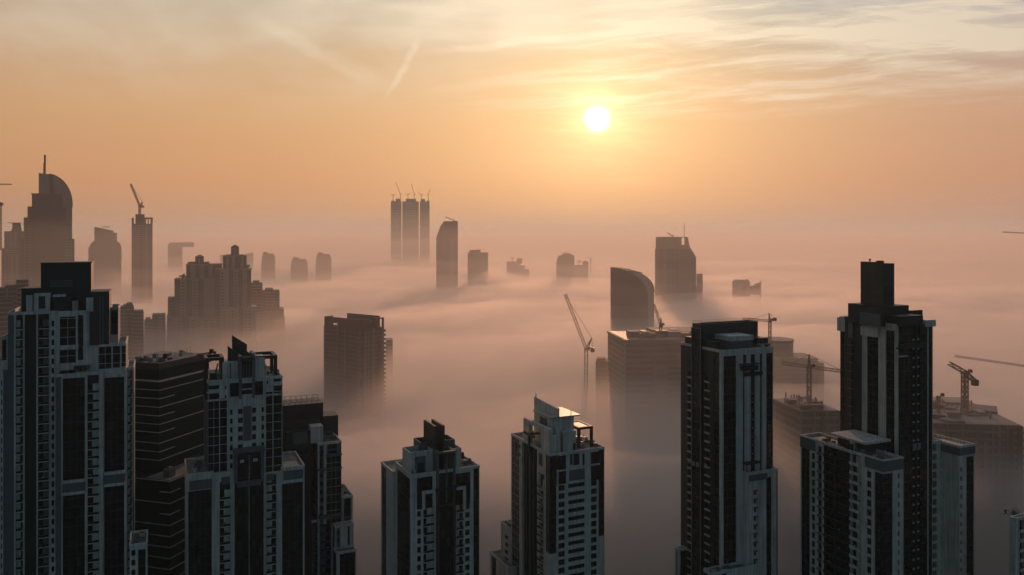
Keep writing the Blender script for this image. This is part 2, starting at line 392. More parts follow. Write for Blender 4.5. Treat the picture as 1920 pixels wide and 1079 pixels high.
        for i in range(max(2, n // 2)):
            mb = MB(); mb.m = 'metal'; x, y = r.uniform(x0, x1), r.uniform(y0, y1); q = r.random()
            if q < .4: mb.box(x, x + .12, y, y + .12, z, z + r.uniform(2, 4.2)); mb.box(x - .4, x + .5, y, y + .1, z + 1.6, z + 1.7); s.unit('aerial', mb)
            elif q < .7: mb.box(x, min(x + r.uniform(2, 5), x1 + 1), y, y + .3, z + .3, z + .6); mb.box(x, x + .2, y, y + .3, z, z + .3); s.unit('pipe', mb)
            else: mb.box(x, x + .3, y, min(y + r.uniform(2, 5), y1 + 1), z + .3, z + .6); mb.box(x, x + .3, y, y + .2, z, z + .3); s.unit('pipe', mb)
    def finish(s):
        s.part('wall', s.wall)
        if s.roof.f: s.part('roof', s.roof, 'roof')
        if s.par.f: s.part('parapet', s.par)
        for name, lst in s.units.items():
            lst.sort(key=lambda m: -max(v[2] for v in m.v))
            for m in lst[:s.CAP]: s.part(name, m)
            if len(lst) > s.CAP:
                big = MB()
                for m in lst[s.CAP:]:
                    b = len(big.v); big.v += m.v; big.f += [tuple(i + b for i in f) for f in m.f]; big.mi += m.mi
                s.part(name, big)['kind'] = 'stuff'
GROUP = None

# --- tower A: stepped tower filling the left edge
def tower_left():
    t = Tower('residential_tower', 107, 293, 24, 'wide stepped pale tower with dark box on top, filling the left edge', pitch=3.5)
    t.zref = t.z(707); u = t.u; z = t.z
    W = lambda px, y=0.: t.u(px, y)
    # lowest, foremost tier: glass bay and balcony bay
    zc = z(702)
    t.block(W(104), W(193), 0, 24, zc, Fb=t.pf([(115, 'G'), (117.5, 'W'), (159, 'g', dict(top=z(711))), (162, 'W'), (188, 'b', dict(flip=1)), (193, 'W')], 0),
            Lb=[(24, 'G')])
    t.block(W(193, 1.5) + .02, W(237, 1.5), 1.5, 26, z(705, 10, 1), Fb=t.pf([(195.5, 'W'), (233, 'g', dict(top=z(716))), (237, 'W')], 1.5), Lb=[(26, 'W')])
    # band across the glass
    mb = MB(); mb.m = 'white'; zb_ = z(903)
    for a, b, dz in ((116.5, 160, 0), (195, 234, 1.5)):
        mb.box(W(a), W(b), -.9, .35, zb_ + dz - 1., zb_ + dz); mb.box(W(a), W(b), -.9, .35, zb_ + dz - 5.4, zb_ + dz - 4.4)
        mb.m = 'grey'; mb.box(W(a), W(b), -.35, .3, zb_ + dz - 4.4, zb_ + dz - 1.)
        t.part('facade_band', mb); mb = MB(); mb.m = 'white'
    # teeth of balconies on the right
    yb = 6
    t.block(W(237, yb) + .03, W(251, yb), yb, 26, z(690, 20, yb), Fb=t.pf([(238, 'W'), (249, 'b', dict(proj=1.4)), (251, 'K')], yb))
    # main body with balcony columns on the left
    ya = 3.
    top = z(583, 0, ya)
    bays = [(15, 'W'), (26, 'G'), (28.5, 'W'), (44, 'b', dict(mg=.2)), (46, 'W'), (68, 'K', dict(out=-1.1)), (70, 'W'), (93, 'b', dict(mg=.2, flip=1, back='grey')), (95, 'W'), (103, 'w', dict(mg=.25, sill=.8)), (107, 'W')]
    t.block(W(15, ya), W(107, ya), ya, 30, top, Fb=t.pf(bays[1:], ya), Lb=[(30, 'W')])
    t.block(W(-30, ya + 1), W(15, ya + 1) - .03, ya + 1, 30, z(690, -20, ya), Fb=t.pf([(-10, 'g'), (0, 'W'), (6, 'w', dict(mg=.3)), (15, 'G')], ya + 1), Lb=[(30, 'W')])
    t.block(W(3, ya + 2), W(16, ya + 2) - .06, ya + 2.0, 29, z(634, -20, ya), Fb=t.pf([(4, 'W'), (12, 'g', dict(bot=z(674))), (16, 'W')], ya + 2), zb=z(700), Lb=[(29, 'W')])
    # upper tier with rounded window stack
    t.block(W(107, ya) + .02, W(168, ya), ya, 29, z(584, 0, ya), zb=zc - 2, Fb=t.pf([(112, 'W'), (142, 'g', dict(top=z(596), bot=z(706), mull='white')), (146, 'W'), (156, 'g', dict(top=z(594), bot=z(680))), (168, 'W')], ya), Lb=[(29, 'W')])
    mb = MB(); mb.m = 'white'
    mb.box(W(111), W(146), ya - 1.3, ya - .02, z(658), z(650)); t.part('balcony_band', mb); mb = MB(); mb.m = 'white'; mb.box(W(110), W(168), ya - 1.0, ya - .02, z(697), z(684))
    t.part('balcony_band', mb)
    t.block(W(156, 2.6) + .02, W(185.5, 2.6), 2.6, 26, z(648, 10, 3), zb=zc - 2, Fb=t.pf([(185.5, 'W')], 2.6), Lb=[(26, 'W')])
    t.block(W(185.5, 2.2) + .02, W(236, 2.2), 2.2, 25, z(646, 10, 3), zb=zc - 2,
            Fb=t.pf([(209, 'g', dict(mull='white', top=z(654), bot=z(699))), (211.5, 'W'), (225, 'g', dict(mull='white', top=z(653), bot=z(698))), (228, 'W'), (236, 'g', dict(mull='white', top=z(652), bot=z(697)))], 2.2), Lb=[(25, 'W')])
    # tall dark flue bay and little right wing
    mb = MB(); mb.m = 'brown'; y = 3.8
    mb.box(W(170, y), W(205.5, y), y - 1.9, 18, z(646, 10, y), z(547, 10, y)); mb.m = 'grey'
    for px in (187, 192): mb.box(W(px, y), W(px, y) + .5, y - 2.1, y - 1.9, z(645, 10, y), z(556, 10, y))
    t.part('service_shaft', mb)
    t.block(W(205.5, 8) + .05, W(222, 8), 8, 24, z(576, 20, 8), zb=zc - 2, Fb=t.pf([(208, 'W'), (221, 'g', dict(top=z(584), bot=z(637))), (222, 'W')], 8), Lb=[(24, 'W')])
    # crown
    y = 9.; mb = MB(); mb.m = 'dark'
    mb.box(W(76.5, y), W(171, y), y, y + 13, z(600, 0, y), z(494, 0, y))
    mb.m = 'mullion'; mb.box(W(77, y) - .3, W(171, y) + .3, y - .3, y + 13.3, z(494, 0, y), z(494, 0, y) + .35)
    t.part('crown_box', mb)
    mb = MB(); mb.m = 'grey'
    for k in range(5): mb.box(W(95, y), W(136, y), y - .25, y - .01, z(538 - k * 2.6, 0, y), z(538 - k * 2.6, 0, y) + .34)
    t.part('louvre', mb, 'grey')
    mb = MB(); mb.m = 'dark'; mb.box(W(40, 8), W(78, 8), 8, 20, z(600, 0, 8), z(541, 0, 8)); mb.m = 'mullion'; mb.box(W(40, 8) - .2, W(78, 8), 7.8, 20.2, z(541, 0, 8), z(541, 0, 8) + .3); t.part('penthouse', mb)
    mb = MB(); mb.m = 'white'; mb.box(W(49, 6), W(61, 6), 6, 12, z(590, 0, 6), z(553, 0, 6)); t.part('stair_box', mb)
    mb = MB(); mb.m = 'white'; a, b, c = W(63, 5), W(94, 5), z(550, 0, 5)
    mb.box(a, b, 5, 11, z(590, 0, 5), c); mb.m = 'dark'; mb.box(a + 1.6, b - 1.6, 4.9, 5.02, z(578, 0, 5), z(555, 0, 5)); t.part('stair_box', mb)
    mb = MB(); mb.m = 'dark'; mb.box(W(99, 4.6), W(133, 4.6), 4.6, 12, z(590, 0, 5), z(558, 0, 5)); t.part('penthouse', mb)
    mb = MB(); mb.m = 'white'; mb.box(W(99, 4.4), W(122, 4.4), 4.3, 12, z(557, 0, 5), z(553, 0, 5)); mb.box(W(135, 6), W(146, 6), 6, 12, z(590, 0, 5), z(566, 0, 6)); mb.box(W(163, 5), W(176, 5), 1.6, 2.6, z(585, 0, 5), z(559, 0, 5)); t.part('canopy', mb)
    mb = MB(); mb.m = 'grey'; mb.box(W(137), W(168), 1., 2.4, z(697), z(689)); mb.m = 'dark'
    for a in (140, 148, 156): mb.box(W(a), W(a + 6), .9, 1., z(700), z(691))
    t.part('terrace_pergola', mb)
    t.plant(6, W(20), W(60), 8, 20, top - 1, 3)
    t.finish()
tower_left()

def lower_left_block():
    t = Tower('low_residential_block', 243, 283, 24, 'short pale terrace block at the foot of the leftmost tower', pitch=3.5)
    t.zref = t.z(1030)
    zt = t.z(1022)
    t.block(0, t.u(276), 0, 14, zt, Fb=t.pf([(245, 'W'), (255, 'w', dict(mg=.2)), (259, 'W'), (273, 'g', dict(top=t.z(1034))), (276, 'W')], 0), Lb=[(14, 'W')])
    t.plant(3, 1, 4, 3, 10, zt - 1, 5); t.finish()
lower_left_block()

# --- dark glass office with pale stripes
def striped_office():
    t = Tower('glass_office', 299, 345, 73, 'dark green glass office with thin pale stripes behind the left towers', 'office building', pitch=4.2)
    z = t.z
    fx = t.u(392); ly = t.v(246)
    mb = MB(); mb.m = 'office'; zt = z(694)
    mb.box(0, fx, 0, ly + 12, 0, zt); mb.m = 'brown'; mb.box(.8, fx, .8, ly + 12, zt, z(683)); 
    t.part('wall', mb)
    mb = MB(); mb.box(1.2, fx - .5, 1.2, ly + 11, z(683), z(683) + .1); t.part('roof', mb, 'roof')
    def stripe(py, short, name='facade_stripe', h=.32):
        mb = MB(); zz = z(py); e = t.u(327) if short else fx
        mb.box(-.28, e, -.3, 0, zz - h, zz); mb.box(-.3, -.001, .002, ly + 12, zz - h, zz); return t.part(name, mb, 'stripe')
    stripe(713.7, 0, h=.8)
    for i, py in enumerate((731.5, 747.5, 763.5, 779.5, 795.5, 811, 831, 847, 863)): stripe(py, i in (1, 3, 5, 7))
    # lower volume sticking out in front, with its own stripes
    x1 = t.u(345, -14)
    mb = MB(); mb.m = 'office'; y0 = -13.; x0 = -9.; z2 = z(902, x0, y0)
    near = t.u
    mb.box(x0, fx, y0, -.02, 0, z2); mb.box(x0, -.02, 0, ly + 6, 0, z2)
    t.part('podium_wall', mb)
    mb = MB(); mb.m = 'roof'; mb.box(x0 + .5, fx, y0 + .5, -.4, z2, z2 + .08); t.part('terrace', mb)
    for k in range(12):
        zz = z2 - .1 - k * 4.6; mb = MB(); e = fx if k % 2 == 0 or k > 3 else x0 + 6
        mb.box(x0 - .28, e, y0 - .3, y0, zz - .35, zz); mb.box(x0 - .3, x0 - .001, y0 + .002, (ly + 6) if k % 2 == 0 or k > 3 else y0 + 5, zz - .35, zz)
        t.part('facade_stripe', mb, 'stripe')
    mb = MB(); mb.m = 'dark'; mb.box(fx * .55, fx * .8, -.12, -.01, z2 + .1, z(878)); t.part('terrace_door', mb)
    mb = MB(); mb.m = 'grey'; mb.box(-6, -2, y0 + 3, y0 + 6, z2 + .1, z2 + 3.4); mb.box(-5, -3, y0 + 3.5, y0 + 5, z2 + 3.4, z2 + 4.2); t.part('rooftop_unit', mb)
    t.plant(10, 2, fx - 4, 2, ly, z(683) + .1, 11)
    t.finish0 = None
    for name, lst in t.units.items():
        for m in lst: t.part(name, m)
striped_office()

def fins(t, x0, x1, x2, y0, y1, zb, zt, m='brown', w=.9, slope=0):
    """two thin parallel blades rising out of the crown"""
    for x, yo, dz in ((x0, 0, 0), (x1, x2, 0)):
        mb = MB(); mb.m = m
        pts = [(y0 + yo, zb), (y1 + yo, zb), (y1 + yo, zt + dz), (y0 + yo, zt + dz - slope)]
        mb.slab(pts[::-1], 'y', x, x + w); t.part('crown_fin', mb)

def frame(t, x0, x1, y0, y1, zb, zt, th=1.0, m='white', legs=(0, 1)):
    """open roof frame: a beam ring on posts"""
    mb = MB(); mb.m = m
    mb.box(x0, x1, y0, y0 + th, zt - th, zt); mb.box(x0, x1, y1 - th, y1, zt - th, zt)
    mb.box(x0, x0 + th, y0 + th, y1 - th, zt - th, zt); mb.box(x1 - th, x1, y0 + th, y1 - th, zt - th, zt)
    for i in legs:
        x = x0 if i == 0 else x1 - th
        mb.box(x + .01, x + th - .01, y0 + .01, y0 + th, zb, zt - th); mb.box(x + .01, x + th - .01, y1 - th, y1 - .01, zb, zt - th)
    t.part('roof_frame', mb)

# --- tower B: pale blue centre with wings
def tower_wings():
    t = Tower('residential_tower', 389, 309, 24, 'blue-grey tower with two side wings, in front of the striped glass office', pitch=3.5)
    z = t.z; t.zref = z(786.5)
    x1 = t.u(529.5); zt = z(714)
    # shaft
    Fb = t.pf([(391, 'G'), (411, 'g', dict(mull='white', top=z(750))), (412.5, 'W'), (425.7, 'g', dict(mull='white', top=z(750))),
               (430.5, 'W'), (437, 'w', dict(mg=.15, top=z(758))), (445.5, 'W'), (456, 'w', dict(mg=.15, top=z(758))), (472, 'G', dict(top=z(768), bot=z(834))), (481, 'w', dict(mg=.15, top=z(758))), (489.5, 'W'),
               (496, 'w', dict(mg=.15, top=z(758))), (498.5, 'W'), (511, 'g', dict(mull='white', top=z(744))), (512.5, 'W'), (528.4, 'g', dict(mull='white', top=z(744))), (529.5, 'W')], 0)
    t.block(0, x1, 0, 27, zt, zb=z(905), Fb=Fb, Lb=[(4, 'g'), (9, 'G'), (16, 'g'), (27, 'G')])
    # dark upper openings
    for a, b, c, d in ((391, 411, 724, 731), (392, 411, 739, 750), (431, 450.5, 722, 748), (453, 474, 724, 734), (453, 474, 737, 745), (478, 493, 722, 748), (513, 527, 719, 725), (513, 528.5, 731, 743), (422, 424.5, 726, 732), (422, 424.5, 744, 750), (500, 502.5, 722, 728)):
        mb = MB(); mb.m = 'glass'; mb.box(t.u(a), t.u(b), -.09, .0, z(d), z(c)); mb.m = 'white'
        mb.box(t.u(a) - .15, t.u(b) + .15, -.22, -.0, z(d) - .25, z(d)); t.part('large_window', mb)
    mb = MB(); mb.m = 'white'
    for a, b, y in ((389, 412, 735), (389, 426, 781 - 30), (498, 530, 730), (498, 530, 774 - 26)): mb.box(t.u(a) - .3, t.u(b), -.5, -.01, z(y) - .5, z(y))
    t.part('facade_band', mb)
    # wings
    wl = -1.5; wr = -3.
    zl = z(888, -8); zr = z(874, 30, 0)
    bl = dict(proj=.7)
    t.block(t.u(350, wl), t.u(399, wl), wl, 22, zl, Fb=t.pf([(353, 'W', dict(top=z(919))), (397, 'g', dict(top=z(921, -8)))], wl) + [(t.u(399, wl), 'W')], Lb=[(22, 'W')], main='white')
    t.block(t.u(399, wl) + .02, t.u(440, wl), wl - .3, 20, z(885, 2), Fb=t.pf([(411, 'W'), (433, 'b', dict(top=z(905), flip=1, mg=.2)), (440, 'W')], wl - .3), Lb=[(20, 'W')])
    t.block(t.u(494, wl), t.u(527.6, wl), wl - .3, 20, z(882, 25), Fb=t.pf([(498, 'W'), (519, 'b', dict(top=z(902), mg=.2)), (527.6, 'W')], wl - .3), Lb=[(20, 'W')])
    t.block(t.u(527.6, wl) + .02, t.u(571, wl), wl, 22, zr, Fb=t.pf([(529, 'W'), (568, 'g', dict(top=z(902, 35)))], wl) + [(t.u(571, wl), 'W')], Lb=[(22, 'W')])
    # grey panels on the wing parapets
    for a, b, c, d in ((355, 397, 898, 916), (531, 568, 880, 897), (415, 431, 892, 906), (500, 514, 886, 899)):
        mb = MB(); mb.m = 'grey'; uu = t.u((a + b) / 2, wl); y = wl - (.3 if 399 < a < 528 else 0)
        mb.box(t.u(a, wl), t.u(b, wl), y - .16, y - .121, z(d, uu), z(c, uu)); t.part('facade_panel', mb)
    # central dark glass blade with pale rib
    y = -3.2; zt2 = z(848, 15, y)
    mb = MB(); mb.m = 'glass'; mb.box(t.u(442, y), t.u(492.5, y), y, 3, 0, z(900, 15, y)); t.part('glass_strip', mb)
    mb = MB(); mb.m = 'grey'
    mb.box(t.u(441, y) - .3, t.u(445, y), y - .4, 1, z(905, 15, y), zt2); mb.box(t.u(489, y), t.u(493, y) + .3, y - .4, 1, z(905, 15, y), zt2); mb.box(t.u(440, y) - .5, t.u(494, y) + .5, y - .8, 1, zt2, zt2 + 1.3)
    mb.m = 'dark'; mb.box(t.u(445, y), t.u(489, y), y + 1, 0, z(900, 15, y), zt2); mb.m = 'grey'; mb.box(t.u(445, y), t.u(489, y), y - .2, y + .8, z(912, 15, y), z(901, 15, y))
    t.part('portal_frame', mb)
    for a, b in ((448, 460), (473, 486)):
        mb = MB(); mb.m = 'glass'; mb.box(t.u(a, y), t.u(b, y), y + .9, y + 1, z(895, 15, y), z(860, 15, y)); mb.m = 'white'; mb.box(t.u(a, y) + .4, t.u(b, y) - .4, y + .8, y + .9, z(868, 15, y), z(862, 15, y)); t.part('window', mb)
    mb = MB(); mb.m = 'rib'; mb.box(t.u(466, y), t.u(468, y), y - .55, y - .01, 0, z(853, 15, y)); t.part('facade_rib', mb)
    # crown
    mb = MB(); mb.m = 'white'; c = 2.
    mb.box(t.u(417, c), t.u(446, c), c, 12, zt - 1, z(679, 10, c)); mb.box(t.u(478, c), t.u(497, c), c, 12, zt - 1, z(674, 10, c)); mb.box(t.u(497.5, c), t.u(500, c), c, 12, zt - 1, z(688, 10, c))
    mb.m = 'grey'; mb.box(t.u(431, c), t.u(433, c), c - .2, c, zt - 1, z(681, 10, c))
    t.part('crown_box', mb)
    mb = MB(); mb.m = 'grey'; mb.box(t.u(447, 1), t.u(453, 1), -.4, 9, z(748, 10, 1), z(668, 10, 1)); mb.box(t.u(472, 1), t.u(477, 1), -.4, 9, z(748, 10, 1), z(664, 10, 1)); mb.m = 'dark'; mb.box(t.u(453, 1), t.u(472, 1), 1.2, 9, zt - 1, z(672, 10, 1))
    for a in (456, 461, 467): mb.m = 'grey'; mb.box(t.u(a, 1), t.u(a, 1) + .3, .8, 1.2, zt, z(684, 10, 1))
    mb.m = 'dark'; mb.box(t.u(450, 1), t.u(475, 1), -.4, 1, z(678, 10, 1), z(671, 10, 1))
    t.part('crown_portal', mb)
    # slanting fins along the flank direction
    for a, b, hi, lo, bot, yy in ((437, 463, 630, 646, 690, 9), (435, 460, 629, 644, 690, 11), (427, 454, 649, 669, 690, 5.), (463, 477, 659, 668, 690, 6.5)):
        mb = MB(); mb.m = 'brown'; u0, u1 = t.u(a, yy), t.u(b, yy)
        mb.slab([(u0, zt), (u0, z(hi, u0, yy)), (u1, z(lo, u1, yy)), (u1, zt)], 'x', yy, yy + .8); t.part('crown_fin', mb)
    frame(t, t.u(384, 3), t.u(420, 3), 3, 14, zt - 8, z(672, 0, 3), 1.2, 'dark')
    frame(t, t.u(477, 3), t.u(520, 3), 3, 16, zt - 1, z(668, 20, 3), 1.3, 'dark')
    mb = MB(); mb.m = 'dark'; mb.beam((t.u(404, 5), 4, z(700, 3, 4)), (t.u(408, 5), 4, z(682, 3, 4)), .5); mb.box(t.u(394, 4), t.u(406, 4), 4, 8, zt - 1, z(700, 3, 4)); t.part('window_cleaning_cradle', mb)
    t.plant(4, t.u(500), t.u(522), 3, 14, zt - 1, 21); t.plant(3, t.u(393), t.u(410), 3, 14, zt - 1, 22)
    t.plant(3, t.u(355), t.u(372), 2, 14, zl - 1, 23)
    mb = MB(); mb.m = 'pool'; mb.box(t.u(533), t.u(562), 1.5, 9, zr - .98, zr - .7); t.part('roof_deck', mb)
    t.finish()
tower_wings()

# --- tower C: brown stepped tower behind B
def tower_brown():
    t = Tower('residential_tower', 596, 349, 24, 'brown stepped tower right behind the tower with two side wings', pitch=3.5)
    z = t.z; t.zref = z(887)
    t.block(0, t.u(640), 0, 24, z(831), zb=z(985), Fb=t.pf([(599, 'W'), (607, 'w', dict(mg=.3)), (612, 'W'), (639, 'g', dict(mull='stripe', top=z(860))), (640, 'K')], 0), Lb=t.pl([(592, 'G'), (584, 'b', dict(mg=.2)), (580, 'K')], 0) + [(24, 'K')], main='grey')
    t.block(t.u(585, 1), t.u(632, 1), 1, 22, z(976), Fb=t.pf([(596, 'b'), (599, 'W'), (621, 'b', dict(mg=.3)), (632, 'W')], 1), Lb=[(22, 'K')], main='grey')
    for a, b, c, d in ((615, 631, 836, 845), (615, 631, 847, 853), (600, 605, 838, 843), (600, 605, 852, 858), (600, 605, 864, 880)):
        mb = MB(); mb.m = 'glass'; mb.box(t.u(a), t.u(b), -.12, -.01, z(d), z(c)); t.part('large_window', mb)
    mb = MB(); mb.m = 'grey'; mb.box(t.u(596), t.u(641), -.9, -.02, z(883), z(880)); mb.box(t.u(612), t.u(641), -.9, -.02, z(858), z(855)); mb.box(t.u(597), t.u(641), -1.4, -.02, z(972), z(967)); t.part('facade_band', mb)
    y = 8.
    # stepping lower terraces on the right
    t.block(t.u(640, 2) + .03, t.u(661.5, 2), 2, 20, z(929, 15, 2), Fb=t.pf([(645, 'W'), (658, 'g', dict(bot=z(980))), (661.5, 'W')], 2), Lb=[(20, 'W')], zb=0, main='grey')
    t.block(t.u(628, -4), t.u(663, -4), -4, -.05, z(982, 13, -4), Fb=t.pf([(631, 'W'), (638, 'w', dict(mg=.4)), (652, 'W'), (656, 'g'), (663, 'W')], -4), Lb=[(-.2, 'K')], main='grey', inset=.8)
    t.block(t.u(631, -10), t.u(668, -10), -10, -4.1, z(1031, 13, -10), Fb=t.pf([(637, 'W'), (666, 'g'), (668, 'W')], -10), Lb=[(-4.2, 'K')], main='grey')
    # dark upper boxes
    mb = MB(); mb.m = 'dark'; y = 12; mb.box(t.u(520, y), t.u(606, y), y, 26, z(1000, 0, y), z(757, 0, y)); t.part('penthouse', mb)
    mb = MB(); mb.m = 'brown'; y = 9; mb.box(t.u(525, y), t.u(600, y), y, 11.9, z(900, 0, y), z(786, 0, y)); mb.box(t.u(600, y + 3), t.u(634, y + 3), y + 3, 22, z(850, 0, y), z(781, 5, y + 3)); t.part('penthouse', mb)
    mb = MB(); mb.m = 'brown'; y = 5; mb.box(t.u(537, y), t.u(583, y), y, 8.9, 0, z(806, 0, y)); mb.m = 'glass'; mb.box(t.u(549, y), t.u(563, y), y - .1, y, z(860, -8, y), z(842, -8, y)); mb.box(t.u(565, y), t.u(577, y), y - .1, y, z(860, -8, y), z(842, -8, y))
    mb.m = 'grey'; mb.box(t.u(549, y), t.u(577, y), y - .5, y - .1, z(833, -8, y), z(811, -8, y)); t.part('upper_wall', mb)
    mb = MB(); mb.m = 'dark'; y = 2; mb.box(t.u(520, y), t.u(585, y) - .05, y, 20, 0, z(850, 0, y)); t.part('glass_strip', mb)
    mb = MB(); mb.m = 'white'; y = 3; mb.box(t.u(583, y), t.u(606, y), y, 9, z(834), z(800, 0, y)); t.part('stair_box', mb)
    # rail ring on the dark box
    mb = MB(); mb.m = 'metal'; y = 12; zz = z(752, 0, y); z0 = z(757, 0, y)
    xa, xb = t.u(520, y), t.u(606, y)
    for yy in (12.2, 25.8): mb.box(xa, xb, yy - .1, yy + .1, zz, zz + .2)
    for i in range(9):
        x = xa + (xb - xa - .2) * i / 8; mb.box(x, x + .2, 12.1, 12.3, z0, zz); mb.box(x, x + .2, 25.7, 25.9, z0, zz); mb.box(x, x + .2, 12.3, 25.7, zz, zz + .15)
    t.part('roof_rail', mb)
    frame(t, t.u(605, 3), t.u(630, 3), 3, 12, z(831), z(818, 5, 3), .5, 'grey', (0, 1)) 
    t.plant(5, 3, t.u(632), 4, 16, z(831) - 1, 31); t.plant(3, t.u(644), t.u(655), 4, 16, z(929, 15, 2) - 1, 32)
    t.finish()
tower_brown()

# --- tower D: centre-left
def tower_twinfin():
    t = Tower('residential_tower', 771, 309, 26, 'pale tower with two dark upright fins on its roof, left of centre', pitch=3.5)
    z = t.z; t.zref = z(958.5)
    zt = z(890); x1 = t.u(899)
    Fb = t.pf([(781.7, 'W'), (790, 'w', dict(mg=.12, top=z(956), sill=.7)), (793.5, 'W', dict(top=z(952))), (813.6, 'b', dict(top=z(956), mg=.1, flip=1)), (817.7, 'W'), (853.7, 'K', dict(out=-.9)), (855, 'W'), (869, 'b', dict(top=z(949), mg=.1)), (872, 'W', dict(top=z(945))),
               (881.4, 'w', dict(mg=.12, top=z(949), sill=.7)), (888, 'W'), (898.2, 'g'), (899, 'W')], 0)
    t.block(0, x1, 0, t.v(741.5), zt, Fb=Fb, Lb=t.pl([(769, 'W'), (744, 'g', dict(top=z(901)))], 0) + [(t.v(741.5), 'W')])
    ly = t.v(741.5) + .03; x2 = 3.0 if False else -1.2
    t.block(x2, x1, ly, t.v(714.5, x2), z(886.5, 0, ly) + .6, Fb=[(0, 'W'), (x1, 'K')], Lb=t.pl([(724, 'W'), (715.5, 'g', dict(top=z(884)))], x2) + [(t.v(714.5, x2), 'W')])
    # big dark windows with the white hooked frames
    for a, b, c, d, hook in ((781.7, 810.8, 897, 956, 1), (853.5, 881.4, 889, 948, -1)):
        mb = MB(); mb.m = 'glass'; u0, u1 = t.u(a), t.u(b); mb.box(u0, u1, -.1, -.01, z(d, u0), z(c, u0)); t.part('large_window', mb)
        mb = MB(); mb.m = 'white'; s0 = t.u(791) if hook > 0 else t.u(855); s1 = t.u(815) if hook > 0 else t.u(873)
        zz = z(921 if hook > 0 else 913, s0)
        mb.box(s0, s1, -.6, -.11, zz - 1.3, zz)
        e = (s0, s0 + 1.2) if hook > 0 else (s1 - 1.2, s1)
        mb.box(e[0], e[1], -.6, -.11, z(956, s0), zz - 1.3); t.part('hooked_frame', mb)
    # central shaft
    u0, u1 = t.u(818), t.u(853)
    mb = MB(); mb.m = 'glass'; mb.box(u0 + 1.2, u1 - 1.2, .0, .88, z(1190), z(957)); t.part('glass_strip', mb)
    mb = MB(); mb.m = 'brown'
    mb.box(u0, u0 + 1.1, -.9, .85, z(1190), z(926)); mb.box(u1 - 1.1, u1, -.9, .85, z(1190), z(926)); mb.box(u0 + 1.1, u1 - 1.1, -.9, .85, z(958), z(954)); mb.box(u0 - .4, u1 + .4, -1.5, .85, z(926), z(923.5))
    mb.m = 'grey'; mb.box((u0 + u1) / 2 - .25, (u0 + u1) / 2 + .25, -1.2, -.91, z(952), z(866))
    mb.box(u0, u0 + .9, -.8, 5, z(923), z(852)); mb.box(u1 - .9, u1, -.8, 5, z(923), z(856))
    mb.box(u0, u1, -1.6, 0, z(857), z(853.5))
    t.part('portal_frame', mb)
    # crown boxes, open on top with pale rims
    def bx(a, b, y0, y1, pt, m='white', nm='crown_box'):
        mb = MB(); mb.m = m; x0, x1 = t.u(a, y0), t.u(b, y0); zz = z(pt, x0, y0)
        w = .4; zf = zt - 1
        mb.box(x0, x1, y0, y0 + w, zf, zz); mb.box(x0, x1, y1 - w, y1, zf, zz); mb.box(x0, x0 + w, y0 + w, y1 - w, zf, zz); mb.box(x1 - w, x1, y0 + w, y1 - w, zf, zz)
        mb.m = 'dark'; mb.box(x0 + w, x1 - w, y0 + w, y1 - w, zf, zz - 2.2); t.part(nm, mb)
        return x0, x1
    a0, a1 = bx(768, 813, 4, 13, 849)
    mb = MB(); mb.m = 'grey'; mb.box(t.u(778, 4), t.u(797, 4), 3.2, 3.99, zt - 1, z(857, 3, 4)); mb.m = 'dark'; mb.box(t.u(782, 4), t.u(794, 4), 3.1, 3.2, zt - 1, z(868, 3, 4)); t.part('roof_door', mb)
    bx(789, 815, 10, 19, 831, 'grey'); bx(848, 865, 4, 13, 842); bx(836, 853, 9, 18, 826, 'grey')
    za = z(800, u0, 2)
    for px in (819, 834):
        mb = MB(); mb.m = 'brown'; x = t.u(px, 2) - .9; mb.box(x, x + .9, 2, 15, zt - 1, za); t.part('crown_fin', mb)
    t.plant(6, t.u(868, 4), t.u(888, 4), 4, 18, zt - 1, 41); t.plant(3, .5, 3, 3, 12, zt - 1, 42)
    mb = MB(); mb.m = 'dark'; mb.box(t.u(862, 15), t.u(870, 15), 15, 19, zt - 1, z(853, 20, 15)); t.part('water_tank', mb)
    t.finish()
tower_twinfin()

